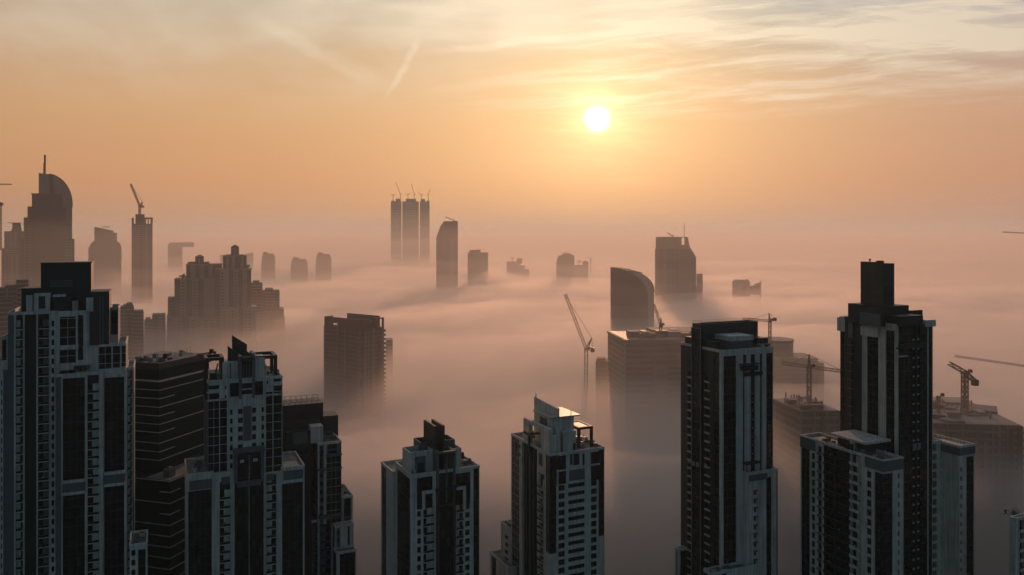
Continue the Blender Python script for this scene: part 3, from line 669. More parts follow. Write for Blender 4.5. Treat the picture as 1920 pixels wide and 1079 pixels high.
# --- tower E: centre, with the sloping white roof blade
def tower_blade():
    t = Tower('residential_tower', 1031.4, 335, 25, 'pale tower with a flat white roof plate and slanted blade, right of centre', pitch=3.5)
    z = t.z; t.zref = z(911)
    zt = z(851); x1 = t.u(1133)
    Fb = t.pf([(1043.5, 'g', dict(bot=z(1040))), (1046.5, 'W', dict(top=z(907))), (1060, 'w', dict(mg=.2, top=z(909), sill=.6)), (1064.5, 'W'), (1097.5, 'w', dict(mg=.25, top=z(909), sill=1.2, n=1)),
               (1107.5, 'W'), (1120, 'w', dict(mg=.2, top=z(902), sill=.6)), (1122.5, 'W'), (1132.3, 'g', dict(bot=z(1023))), (1133, 'K')], 0)
    Lb = t.pl([(1023, 'g', dict(bot=z(1040))), (1021, 'W'), (1009, 'b', dict(top=z(898), proj=.8, mg=.3)), (1007, 'W'), (978.5, 'K', dict(out=-1.2)), (973.5, 'W'), (960, 'g', dict(mull='stripe', top=z(848)))], 0)
    Lb.append((t.v(958.5), 'W'))
    t.block(0, x1, 0, t.v(958.5), zt, Fb=Fb, Lb=Lb)
    for a, b, c, d in ((1033, 1061, 854, 909), (1069, 1073, 852, 872), (1075, 1086, 851, 872), (1092, 1096, 851, 872), (1108, 1132, 847, 900)):
        mb = MB(); mb.m = 'glass'; uu = t.u((a + b) / 2); mb.box(t.u(a), t.u(b), -.1, -.01, z(d, uu), z(c, uu)); t.part('large_window', mb)
    mb = MB(); mb.m = 'grey'; mb.box(t.u(1067), t.u(1096), -.13, -.01, z(902, 10), z(882, 10)); t.part('facade_panel', mb)
    mb = MB(); mb.m = 'white'; mb.box(t.u(1045), t.u(1061), -.7, -.1, z(883, 6), z(881, 6)); mb.box(t.u(1108), t.u(1123), -.7, -.1, z(873, 20), z(870.5, 20)); mb.box(t.u(1045), t.u(1061), -.7, -.1, z(853.5, 6), z(851, 6)); mb.box(t.u(1043.5), t.u(1046), -.6, -.1, z(912), z(882)); t.part('facade_band', mb)
    for a, b, c, d in ((1010, 1017, 852, 875), (973, 976, 835, 842), (973, 976, 850, 856), (962.5, 968, 830, 848)):
        mb = MB(); mb.m = 'glass'; v0, v1 = t.v(b), t.v(a); mb.box(-.1, -.01, v0, v1, z(d, 0, v0), z(c, 0, v0)); t.part('large_window', mb)
    # recess ribs
    for px in (1000, 992, 986):
        mb = MB(); mb.m = 'grey' if px == 992 else 'brown'; v = t.v(px); mb.box(.35, 1.2, v, v + .7, z(1190), zt - 2); t.part('facade_rib', mb)
    # core and plate
    yc = 7; xa, xb = t.u(1034, yc), t.u(1076, yc) 
    zp = z(782, 8, yc)
    mb = MB(); mb.m = 'white'; mb.box(xa, xb, yc, yc + 13, zt - 1, zp); mb.m = 'grey'; mb.box(xa - .04, xa, yc + 4, yc + 11, zp - 6, zp - 1.5); t.part('crown_box', mb)
    mb = MB(); mb.m = 'plate'; mb.box(xa - 1.5, xb + 2.2, yc - 1.8, yc + 15, zp, zp + .5); t.part('roof_plate', mb)
    x = t.u(1049, yc - 1.5); yf = t.v(1005, x); zf = z(743.5, x, yf)
    mb = MB(); mb.m = 'white'; mb.slab([(yf, zt - 1), (yf, zf), (yc - 1.5, z(766, x, yc - 1.5)), (yc - 1.5, zp + .5), (yc + 15, zp + .5), (yc + 15.1, zt - 1)], 'y', x - 1., x); t.part('roof_blade', mb)
    mb = MB(); mb.m = 'dark'; mb.box(x - .7, x - .4, yf - 1.2, yf - .9, zf - 1, zf + 1.6); t.part('mast', mb)
    mb = MB(); mb.m = 'metal'; mb.beam((xb - 1, yc + 1, zp + .5), (xb - 1, yc + 1, zp + 2.2), .15); mb.beam((xb - .3, yc + 1.6, zp + .5), (xb - .3, yc + 1.6, zp + 2), .12); t.part('aerial', mb)
    # left frame: long beam running back along the flank
    zb_ = z(805, 0, 3)
    mb = MB(); mb.m = 'white'; mb.box(.6, 2.4, 2.0, 27, zb_ - 1.6, zb_); mb.box(.6, 2.4, 25, 27, zt - 1, zb_ - 1.6); mb.box(.7, 2.3, 21, 22, zt - 1, zb_ - 1.6); mb.box(.6, 2.4, 2, 9.5, zt - 1, zb_ - 1.6); mb.box(2.4, 6, 2.1, 4, zt - 1, zb_ - 3); t.part('roof_frame', mb)
    mb = MB(); mb.m = 'brown'; y = t.v(994); zz = z(812, 0, y); mb.box(-1.5, 4, y - 1, y, zz - .8, zz); mb.box(-1.5, -.5, y - 6, y + 4, zz - .8, zz); mb.box(-1.2, -.4, y - .8, y, zt - 4, zz - .8); t.part('cross_frame', mb)
    # stair boxes and right frame
    mb = MB(); mb.m = 'white'; y = 3.5; mb.box(t.u(1044, y), t.u(1051, y), y, y + 3.4, zt - 1, z(806, 5, y)); mb.box(t.u(1056, y), t.u(1080, y), y, y + 3.4, zt - 1, z(812, 5, y)); mb.m = 'dark'; mb.box(t.u(1074, y), t.u(1079, y), y - .1, y, zt - 1, z(832, 12, y)); t.part('stair_box', mb)
    y = 6; zf = z(800, 22, y)
    frame(t, t.u(1084, y), t.u(1112, y), y, 18, zt - 1, zf, 1.1, 'brown')
    mb = MB(); mb.m = 'plate'; mb.box(t.u(1084, y) + 1.1, t.u(1112, y) - 1.1, y + 1.1, 16.9, zf - .8, zf - .2); mb.box(t.u(1086, y), t.u(1110, y), 14, 17, zf - 7.2, zf - 6.4); t.part('canopy', mb)
    t.plant(7, t.u(1090, 2), t.u(1125, 2), 3, 18, zt - 1, 51)
    # lower left steps
    v0 = t.v(958.5) + .03
    t.block(-.2, 18, v0, t.v(940), z(992, 0, v0), Fb=[(2, 'W'), (18, 'K')], Lb=[(v0 + 2.2, 'W')] + t.pl([(945, 'w', dict(mg=.8)), (940, 'W')], 0))
    v1 = t.v(940, -4) + .03
    t.block(-4, 14, v1 - 8, t.v(919, -4), z(1050, 0, v1), Fb=[(2, 'W'), (14, 'K')], Lb=t.pl([(930, 'W'), (922, 'g'), (919, 'W')], -4))
    mb = MB(); mb.m = 'grey'; zz = z(992, 0, v0); mb.box(.5, 2.2, v0 + 2, v0 + 6, zz - 1, zz + 1.4); mb.beam((.4, v0 + 1, zz), (.4, v0 + 7, zz + 1.6), .4); t.part('terrace_pergola', mb)
    t.finish()
tower_blade()

# --- tower F: dark slab tower
def tower_dark():
    t = Tower('residential_tower', 1353, 319, 24, 'tall dark slab tower with one pale blue-grey face, right of centre', pitch=3.5)
    z = t.z; t.zref = z(741)
    zt = z(657); x1 = t.u(1449.5)
    Fb = t.pf([(1356.8, 'W'), (1380.5, 'g', dict(top=z(669))), (1393, 'W'), (1397, 'K', dict(out=-.5, top=z(697))), (1408.5, 'W', dict(out=-.25)), (1415, 'w', dict(mg=.35, top=z(727), sill=.9, head_h=1.0, hood='grey')), (1425.7, 'W', dict(out=-.25)), (1429, 'K', dict(out=-.5, top=z(697))), (1437, 'W'), (1449.2, 'g', dict(top=z(664)))], 0)
    Fb.append((x1, 'W'))
    Lb = t.pl([(1349, 'K'), (1338, 'g'), (1333, 'K'), (1321, 'w', dict(mg=.6, sill=.6, top=z(706), m='dark', ledge='stripe')), (1317, 'K'), (1300.5, 'g', dict(out=.9)), (1298, 'K'), (1289, 'w', dict(mg=.5, sill=.6, top=z(700), m='dark', ledge='stripe')), (1276.5, 'B')], 0)
    t.block(0, x1, 0, t.v(1276.5), zt, Fb=Fb, Lb=Lb, main='dark')
    # the pale skin of the front: repaint by a thin header
    mb = MB(); mb.m = 'white'; mb.box(-.14, x1 + .14, -.14, -.121, z(669), zt + .02)
    t.part('facade_band', mb)
    # slots and small canopy
    for a, b in ((1395, 1398.5), (1409, 1414)):
        mb = MB(); mb.m = 'glass'; mb.box(t.u(a), t.u(b), -.1, -.01, z(690, 12), z(666, 12)); t.part('window', mb)
    mb = MB(); mb.m = 'dark'; y = -2.6; mb.box(t.u(1393, y), t.u(1428, y), y, .5, z(685, 12, y), z(683.5, 12, y)); mb.box(t.u(1396, y), t.u(1424, y), y + .6, 0, z(696, 12, y), z(688, 12, y)); mb.box(t.u(1394), t.u(1429), -.4, -.01, z(706, 12), z(699, 12)); t.part('balcony', mb)
    # outline of the projecting glass bay on the flank
    va, vb = t.v(1317), t.v(1300.5)
    mb = MB(); mb.m = 'rib'; zz = z(616, 0, va)
    mb.box(-1.2, -.92, va - .15, va + .1, z(1190), zz); mb.box(-1.2, -.92, vb - .1, vb + .15, z(1190), zz); mb.box(-1.2, -.92, va + .1, vb - .1, zz - .25, zz); t.part('bay_outline', mb)
    mb = MB(); mb.m = 'glass'; mb.box(-.9, .3, va + .1, vb - .1, zt - 1.1, zz - .3); t.part('bay_window', mb)
    for p0, p1, py in ((1321, 1326, 875), (1306, 1301, 870), (1314, 1309, 872), (1297, 1291, 866)):
        mb = MB(); a, b = t.v(max(p0, p1)), t.v(min(p0, p1)); ou = 1.1 if 1300 < p0 < 1317 else .3; mb.m = 'rib'; mb.box(-ou, -.02 if ou < 1 else -.9, a, b, z(py + 4, 0, a), z(py - 4, 0, a)); t.part('facade_panel', mb)
    # penthouse screen
    y0 = t.v(1314.5); xb = t.u(1421, y0); zz = z(608.5, 0, y0); y1 = t.v(1298)
    mb = MB(); mb.m = 'brown'; mb.box(.02, xb, y0, y1, zt - 1, zz - .8); mb.box(.02, xb, y0, y0 + .4, zz - .8, zz); mb.box(.02, xb, y1 - .4, y1, zz - .8, zz); mb.box(.02, .42, y0 + .4, y1 - .4, zz - .8, zz); mb.box(xb - .4, xb, y0 + .4, y1 - .4, zz - .8, zz)
    t.part('penthouse', mb)
    mb = MB(); mb.m = 'metal'
    for yy in (y0 + .1, y1 - .2):
        mb.box(.05, xb, yy, yy + .08, zz + .9, zz + 1.)
        for i in range(14): x = .1 + (xb - .3) * i / 13; mb.box(x, x + .08, yy, yy + .08, zz, zz + .9)
    for xx in (.1, xb - .2): mb.box(xx, xx + .08, y0 + .2, y1 - .2, zz + .9, zz + 1.)
    t.part('roof_rail', mb)
    y = 3.; 
    mb = MB(); mb.m = 'white'; x0 = t.u(1370, y); mb.box(x0, t.u(1413, y), y, y0 - .1, z(641, 5, y), z(632, 5, y)); mb.m = 'grey'; mb.box(x0 + .3, t.u(1413, y) - .3, y + .3, y0 - .1, zt - 1, z(641, 5, y)); t.part('crown_box', mb)
    mb = MB(); mb.m = 'dark'; mb.box(.5, t.u(1349, 5), 5, y0 - .1, zt - 1, z(642, 0, 5)); t.part('stair_box', mb); mb = MB(); mb.m = 'dark'; mb.box(t.u(1421, 8), t.u(1440, 8), 8, y1, zt - 1, z(636, 20, 8)); t.part('stair_box', mb)
    yl = y1; mb = MB(); mb.m = 'dark'; mb.box(.02, 12, yl + .05, t.v(1284), zt - 1, z(631, 0, yl + 5)); t.part('stair_box', mb)
    t.plant(5, t.u(1425, 2), t.u(1445, 2), 2, 7, zt - 1, 61)
    # projecting lower right wing
    yw = -3.; xa, xc = t.u(1400, yw), t.u(1458, yw); zw = z(884, 15, yw)
    t.block(xa, xc, yw, 20, zw, Fb=t.pf([(1404, 'W'), (1412, 'W'), (1420, 'w', dict(mg=.45, head_h=1.0, top=z(905, 15, yw), hood='grey')), (1437, 'W'), (1446.5, 'g', dict(top=z(893, 25, yw))), (1456, 'W')], yw) + [(xc, 'K')], Lb=[(4, 'W'), (20, 'W')])
    mb = MB(); mb.m = 'grey'; mb.box(t.u(1404, yw), t.u(1438, yw), yw - .35, yw - .01, z(900, 17, yw), z(889, 17, yw)); t.part('facade_band', mb)
    mb = MB(); mb.m = 'dark'; zz = z(868, 15, yw); mb.box(xa + .3, xa + 8, yw + .2, .0, zz - .5, zz); mb.box(xa + .5, xa + .8, yw + .4, yw + .7, zw, zz - .5); mb.box(xa + 7.5, xa + 7.8, yw + .4, yw + .7, zw, zz - .5); t.part('terrace_pergola', mb)
    t.plant(3, xc - 4, xc - 2, 2, 12, zw - 1, 62)
    # low steps at the left and in front
    v0 = t.v(1288)
    t.block(-4, 0 - .03, v0, t.v(1266.5, -4), z(1025, -4, v0 + 3), Fb=[(-4 + .7, 'W'), (-.03, 'g')], Lb=[(v0 + 1.6, 'W')] + t.pl([(1268, 'w', dict(mg=.5)), (1266.5, 'K')], -4), inset=.9)
    yf = -5.; t.block(t.u(1334, yf), t.u(1425, yf), yf, -.05, z(1062, 8, yf), Fb=t.pf([(1338, 'W'), (1346, 'w'), (1350, 'W'), (1362, 'K'), (1425, 'W')], yf), inset=.9, Lb=[(-.1, 'K')])
    t.plant(3, t.u(1340, yf), t.u(1380, yf), yf + .5, -3, z(1062, 8, yf) - 1, 63)
    t.finish()
    # paint: pale front skin
    return t
tower_dark()

# --- tower G: tall shaft on a U of wings
def tower_shaft():
    t = Tower('residential_tower', 1656, 287, 24, 'tallest dark tower with a square box on top and lower wings, at right', pitch=3.5)
    z = t.z; zt = z(863); t.zref = zt - 5.2
    xw = t.u(1694); yl = t.v(1501)
    Lb = t.pl([(1640, 'g', dict(top=z(887))), (1634, 'W', dict(top=z(882))), (1624.5, 'w', dict(mg=.15, top=z(885), sill=.5)), (1614.7, 'W'), (1594, 'b', dict(top=z(860), solid=1, mg=.15)), (1545, 'b', dict(m='dark', slab='dark', back='dark', mg=.1, top=z(850), n=2)),
                (1541, 'W'), (1533, 'w', dict(mg=.15, top=z(842), sill=.4, ledge='grey')), (1528, 'W'), (1521, 'w', dict(mg=.1, top=z(850), sill=.4)), (1518, 'W'), (1502.5, 'g', dict(top=z(862))), (1501, 'W')], 0)
    Fb = t.pf([(1674, 'g', dict(top=z(887))), (1683.5, 'W'), (1687.5, 'w', dict(mg=.12, top=z(884), sill=1.0)), (1694, 'W')], 0)
    t.block(0, xw, 0, yl, zt, Fb=Fb, Lb=Lb)
    mb = MB(); mb.m = 'grey'; mb.box(-.2, xw + .1, -.2, -.01, z(885.5), z(866)); mb.box(-.2, -.01, -.0, t.v(1622), z(885.5), z(866)); t.part('facade_band', mb)
    mb = MB(); mb.m = 'grey'; v = t.v(1529); mb.box(-.2, -.01, v, yl, z(847, 0, v), z(827, 0, v)); t.part('facade_band', mb)
    mb = MB(); mb.m = 'stripe'; mb.box(-.35, t.u(1674), -.35, -.201, z(889), z(886)); mb.box(-.35, -.201, -.2, t.v(1640), z(889), z(886)); t.part('facade_stripe', mb)
    mb = MB(); mb.m = 'dark'; v = t.v(1570); mb.box(-.9, .2, v, v + .8, z(1190), z(850, 0, v) - 2); t.part('facade_rib', mb)
    # shaft
    xs, ys = t.u(1683.5, 8), 8.; ye = t.v(1574.5, xs); xe = t.u(1749, ys)
    z2 = t.z(612, xs, ys)
    ztop = z(606, xs, ys)
    t.zref = z(663, xs, ys)
    zl = lambda py, px: z(py, xs, t.v(px, xs))
    Lb = t.pl([(1677, 'W'), (1661, 'g', dict(top=zl(620, 1668))), (1646.8, 'W'), (1625.6, 'g', dict(top=zl(631, 1636))), (1615.6, 'W'), (1585.6, 'K', dict(out=.6)), (1574.5, 'g', dict(top=zl(622, 1580)))], xs)
    Fb = t.pf([(1685, 'W'), (1708.5, 'g', dict(out=.9)), (1713.5, 'w', dict(mg=.3, sill=1.6, m='dark', ledge='stripe')), (1716, 'K', dict(out=1.)), (1722, 'w', dict(mg=.3, sill=1.6, m='dark', ledge='stripe')), (1736, 'g', dict(out=.9)), (1741, 'W'), (1748.3, 'g', dict(top=z(613, xe, ys)))], ys) + [(xe, 'W')]
    t.block(xs, xe, ys, ye, ztop, Fb=Fb, Lb=Lb, partop=True)
    # balconies up the dark flank bay
    v0, v1 = t.v(1608, xs), t.v(1590, xs); vm = (v0 + v1) / 2
    for k in range(16):
        zz = z(648, xs, vm) - k * 3.5; mb = MB(); mb.m = 'grey'; mb.box(xs - 1.5, xs - .61, v0 + 1, v1 - 1, zz, zz + .3); t.unit('balcony', mb)
    mb = MB(); mb.m = 'brown'; mb.box(xs - 1.3, xs - .61, vm - .4, vm + .4, z(1000, xs, vm), z(640, xs, vm)); t.part('facade_rib', mb)
    mb = MB(); mb.m = 'dark'; a, b = t.v(1614, xs), t.v(1586.5, xs); mb.box(xs - .9, xs + 4, a, b, ztop - 1, z(594, xs, b)); mb.m = 'grey'; mb.box(xs - 1.0, xs - .9, a + 3, b - 2, z(632, xs, b), z(603, xs, b)); t.part('upper_bay', mb)
    mb = MB(); mb.m = 'dark'; mb.box(t.u(1690, ys - 2), t.u(1732, ys - 2), ys - 1.7, ys + 8, ztop - .9, z(593, xs, ys)); t.part('upper_bay', mb)
    # white caps
    for s, px0, px1, pt, pb in (('L', 1690, 1648, 606, 618), ('L', 1648, 1616, 613, 631), ('F', 1731, 1749, 601, 613), ('L', 1586, 1572, 596, 621)):
        mb = MB(); mb.m = 'white'
        if s == 'L':
            a, b = t.v(min(px0, 1683.5), xs), t.v(px1, xs); ou = .75; mb.box(xs - ou, xs - .125, a - .1, b, z(pb, xs, (a + b) / 2), z(pt, xs, (a + b) / 2))
        else:
            a, b = t.u(px0, ys), t.u(px1, ys); mb.box(a, b + .3, ys - 1.1, ys - .125, z(pb, a, ys), z(pt, a, ys))
        t.part('parapet_cap', mb)
    mb = MB(); mb.m = 'dark'; mb.box(t.u(1684, 6), t.u(1738, 6), ys - 2.2, ys - 1, z(655, xs, 6), z(652.5, xs, 6)); mb.box(t.u(1684, 6), t.u(1738, 6), ys - 2.2, ys - 2.1, z(652, xs, 6), z(645, xs, 6)); mb.m = 'stripe'; mb.box(t.u(1684, 6), t.u(1702, 6), ys - 2.2, ys - 1, z(670, xs, 6), z(668, xs, 6)); t.part('balcony', mb)
    for px in (1709, 1717): mb = MB(); mb.m = 'rib'; a = t.u(px, ys); mb.box(a, a + 1.3, ys - 1.2, ys + .1, z(846, xs, ys), z(836, xs, ys)); t.part('facade_panel', mb)
    # crown
    def cb(nm, pl_, pn, pr, pt, pb, m, y):
        """box whose near corner shows at pn, flank reaching to pl_, front to pr"""
        x = t.u(pn, y); a = t.v(pl_, x); b = t.u(pr, y); mb = MB(); mb.m = m
        mb.box(x, b, y, a, z(pb, x, y), z(pt, x, y)); t.part(nm, mb); return x, b, y, a
    cb('crown_base', 1590, 1656, 1704, 575, 613, 'dark', 13.)
    x, b, y, a = cb('crown_box', 1613.5, 1655.6, 1676.8, 494.5, 576, 'brown', 15.)
    mb = MB(); mb.m = 'dark'; mb.box(x + 1, b - .5, y - .12, y - .01, z(566, x, y), z(538, x, y)); t.part('louvre', mb)
    mb = MB(); mb.m = 'dark'; zz = z(494.5, x, y); mb.box(x, x + .3, y, a, zz, zz + .5); mb.box(x + 2, x + 4, y + 3, y + 5, zz, zz + 1.); mb.beam((x + 2, y + 8, zz), (x + 2, y + 8, zz + 1.2), .3); mb.box(x + 1.7, x + 2.3, y + 7.7, y + 8.3, zz + 1., zz + 1.6); t.part('aerial', mb)
    cb('stair_box', 1612, 1649, 1651, 590, 613, 'grey', 9.5)
    mb = MB(); mb.m = 'dark'; x0, x1_ = t.u(1704, 15), t.u(1730, 15); zz = z(583, x0, 15); mb.box(x0, x1_, 15, 15.8, zz - 1.5, zz); mb.box(x1_ - 3, x1_, 15, 24, ztop - 1, zz - 1.5); mb.box(x0, x0 + 3, 15, 24, ztop - 1, zz - 1.5); t.part('roof_frame', mb)
    # middle filler and right wing
    t.zref = zt - 4.2
    t.block(t.u(1738, 9) , 42.6, 9.6, 34, z(828, 36, 10), Fb=[(t.u(1744, 9.6), 'W'), (t.u(1757, 9.6), 'b', dict(solid=1, mg=.2)), (42.6, 'W')], Lb=[(34, 'K')])
    t.block(42.6 + .02, t.u(1827, 1.8), 1.8, 30, zt + .2, Lb=[(4.2, 'W'), (9, 'W')] + [(11.5, 'w', dict(mg=.5)), (30, 'W')], Fb=t.pf([(1800.5, 'W'), (1804.5, 'w', dict(mg=.1, top=z(858, 42, 2), sill=1.3)), (1812, 'W'), (1826, 'g', dict(top=z(856, 48, 2)))], 1.8) + [(t.u(1827, 1.8), 'W')])
    mb = MB(); mb.m = 'grey'; mb.box(42.4, t.u(1827, 1.8) + .2, 1.6, 1.79, z(855, 42, 2), z(841, 42, 2)); mb.box(42.4, 42.6, 1.8, 11, z(855, 42, 2), z(841, 42, 2)); t.part('facade_band', mb)
    mb = MB(); mb.m = 'pool'; mb.box(45, 49, 4, 14, zt - .9, zt - .5); t.part('roof_deck', mb)
    mb = MB(); mb.m = 'pool'; mb.box(2.5, 8, 24, 36, zt - .9, zt - .5); t.part('roof_deck', mb)
    # terraces and canopies round the foot of the shaft
    vc = t.v(1670, xs - 1.5); uc = t.u(1623, vc); ve = min(t.v(1556, uc), 41.); zc = z(831, uc, vc)
    mb = MB(); mb.m = 'white'; mb.box(uc, xs - 1.3, vc, ve, zc - .8, zc); mb.m = 'dark'; mb.box(uc + 2, xs - 1.3, vc + 2, ve - 2, zt - 1, zc - .8); mb.m = 'white'; mb.box(uc + .5, uc + 1.4, vc + 6, vc + 8, zt - 1, zc - .8); t.part('canopy', mb)
    mb = MB(); mb.m = 'white'; mb.box(xs + 19.5, xs + 24, 12, 24, zt + 2.5, zt + 3.2); mb.box(xs + 20, xs + 23.5, 14, 23, zt - 1, zt + 2.5); t.part('canopy', mb)
    mb = MB(); mb.m = 'dark'; mb.box(0.1, 5, 16, 18, zt - 1, zt + 1.6); t.part('terrace_pergola', mb)
    t.plant(5, 1, 5, 3, 15, zt - 1, 71); t.plant(4, 44, 47, 16, 26, zt - 1, 72); t.plant(3, 1, 5, 22, 36, zt - 1, 73)
    t.finish()
tower_shaft()

def tower_edge():
    t = Tower('residential_tower', 1905, 285, 24, 'dark and pale corner tower cut by the right edge, lower right', pitch=3.5)
    t.zref = t.z(1000)
    t.block(0, 26, 0, t.v(1894), t.z(972), Fb=[(1.2, 'W'), (5.5, 'b', dict(solid=1)), (8, 'W'), (13, 'g'), (26, 'W')], Lb=[(2.4, 'W')] + t.pl([(1895, 'g', dict(top=t.z(984)))], 0) + [(t.v(1894), 'W')])
    t.plant(3, 2, 8, 2, 6, t.z(972) - 1, 81); t.finish()
tower_edge()
# ------------------------------------------------------------------ mid and far buildings
def banded(mb, x0, x1, y0, y1, z0, z1, m, band, step=3.6, low=110, vert=0, bm='band', sides=True):
    """a block with floor slabs standing proud of its glazing"""
    mb.m = m; mb.box(x0, x1, y0, y1, z0, z1)
    if not band: return
    z = z1 - step; mb.m = bm
    while z > max(z0 + .5, low):
        mb.box(x0 - band, x1 + band, y0 - band, y1 + band if sides else y0 + .2, z, z + step * .3); z -= step
    if x1 - x0 > 9 and z1 - low > 20 and m == 'mid':
        r = random.Random(int(x0 * 13 + z1 * 7)); x = x0 + r.uniform(1, 3)
        while x < x1 - 3:      # uneven bays: dark glazed slots and solid piers between the floor edges
            w = r.uniform(1.2, 3.2); k = r.random(); zt = z1 - r.choice((0, 0, 4, 9)) - .4
            if k < .45: mb.m = 'midglass'; mb.box(x, x + w, y0 - band - .1, y0 - .02, max(z0, low), zt)
            elif k < .8: mb.m = bm; mb.box(x, x + w * .6, y0 - band - .25, y0 - .02, max(z0, low), zt)
            x += w + r.uniform(1.5, 5)
    if vert:
        n = max(2, int((x1 - x0) / vert)); mb.m = bm
        for i in range(n + 1):
            x = x0 + (x1 - x0 - .8) * i / n; mb.box(x, x + .8, y0 - band - .12, y0 - .01, max(z0, low), z1 - .3)
def far_tower(label, D, items, name='tower', cat='tower', group=None, band=.35, step=3.6, dep=None, rot=0):
    pxm = (min(i[1] for i in items) + max(i[2] for i in items)) / 2
    cx = X(pxm, D); az = -math.atan2(cx, D); k = math.cos(az)      # each block is turned to face the camera's district, as the street grid there does
    root = empty(name, (cx, D, 0), az + R(rot)); tag(root, label, cat, group)
    for it in items:
        pn, a, b, top = it[:4]; o = it[4] if len(it) > 4 else {}
        x0, x1 = (X(a, D) - cx) * k, (X(b, D) - cx) * k; z1 = Z(top, D); z0 = Z(o['bot'], D) if 'bot' in o else 0
        y0 = o.get('y', 0); d = o.get('d', dep or min(60, max(18, x1 - x0)))
        mb = MB()
        if 'poly' in o:      # outline in the picture plane, given as (px, py)
            mb.m = o.get('m', 'far'); pts = [((X(p, D) - cx) * k, 0 if q is None else Z(q, D)) for p, q in o['poly']]
            mb.slab(pts, 'x', y0, y0 + d)
            if o.get('band', 0):
                mb.m = 'band'; zz = z1 - step
                while zz > 110:
                    ins = [p[0] for p in clip_h(pts, zz)]
                    if len(ins) >= 2: mb.box(min(ins), max(ins), y0 - .4, y0 + .2, zz, zz + 1.1)
                    zz -= step
        else:
            banded(mb, x0, x1, y0, y0 + d, z0, z1, o.get('m', 'far'), o.get('band', band if pn == 'wall' else 0), o.get('step', step), vert=o.get('vert', 0), bm=o.get('bm', 'band'))
        mb.build(pn, 'far', root)
    return root
def clip_h(pts, z):
    out = []
    for (x0, a), (x1, b) in zip(pts, pts[1:] + pts[:1]):
        if (a - z) * (b - z) < 0: out.append((x0 + (x1 - x0) * (z - a) / (b - a), z))
    return out
def lattice(mb, p, q, w, n=None, t=.22):
    """four chords with zigzag lacing between p and q"""
    p = Vector(p); q = Vector(q); d = (q - p); Ln = d.length; d.normalize()
    up = Vector((0, 0, 1)) if abs(d.z) < .9 else Vector((0, 1, 0))
    a = d.cross(up).normalized() * (w / 2); c = a.cross(d).normalized() * (w / 2)
    n = n or max(3, int(Ln / (w * 1.2)))
    cor = [a + c, a - c, -a - c, -a + c]
    for k in cor: mb.beam(p + k, q + k, t)
    for i in range(n):
        s0 = p + d * (Ln * i / n); s1 = p + d * (Ln * (i + 1) / n)
        for j in range(4):
            k0, k1 = (cor[j], cor[(j + 1) % 4]) if i % 2 else (cor[(j + 1) % 4], cor[j])
            mb.beam(s0 + k0, s1 + k1, t * .6)
def crane(label, D, px, base, head, tips, kind='hammer', group=None, w=1.6, t=.25, apex=None, m='crane', counter=None, dy=0, cat='crane'):
    """tower crane: mast column px, from row base up to row head; tips = (jib end px, py)"""
    zb, zh = Z(base, D), Z(head, D)
    root = empty('tower_crane', (X(px, D), D, zb)); tag(root, label, cat, group)
    L = lambda p, q, dd=0.: Vector((X(p, D + dd) - X(px, D), dd, Z(q, D + dd) - zb))
    h = zh - zb; mb = MB(); lattice(mb, (0, 0, 0), (0, 0, h), w, t=t); mb.build('mast', m, root)
    top = Vector((0, 0, h))
    mb = MB(); mb.box(-w * .7, w * .7, -w * .7, w * .7, h, h + w * .5); mb.build('slewing_ring', m, root)
    mb = MB(); mb.m = m; mb.box(w * .6, w * .6 + 1.6, -w * .7 - 1.2, -w * .2, h + w * .5, h + w * .5 + 2); mb.m = 'glass'; mb.box(w * .65, w * .6 + 1.5, -w * .7 - 1.23, -w * .7 - 1.2, h + w * .5 + .6, h + w * .5 + 1.8); mb.build('cab', m, root)
    mb = MB(); lattice(mb, top + Vector((0, 0, w * .5)), L(*tips), w * .8, t=t * .85); mb.build('jib', m, root)
    if counter:
        c = L(*counter); mb = MB(); lattice(mb, top + Vector((0, 0, w * .5)), c, w * .8, t=t * .85); mb.build('counter_jib', m, root)
        mb = MB(); s = w * .62; mb.box(c.x - s, c.x + s, c.y - s, c.y + s, c.z - s * 1.6, c.z + s * .7); mb.build('counterweight', 'dark', root)
    if apex:
        ap = L(*apex); mb = MB(); mb.beam(top + Vector((-w * .4, 0, 0)), ap, t * 1.6); mb.beam(top + Vector((w * .4, 0, 0)), ap, t * 1.6); mb.build('apex', m, root)
        tip = L(*tips); mid = top.lerp(tip, .72 if kind == 'hammer' else .97)
        mb = MB(); mb.beam(ap, mid, t * .6)
        if counter: mb.beam(ap, L(*counter), t * .6)
        mb.build('stay_cable', m, root)
    return root

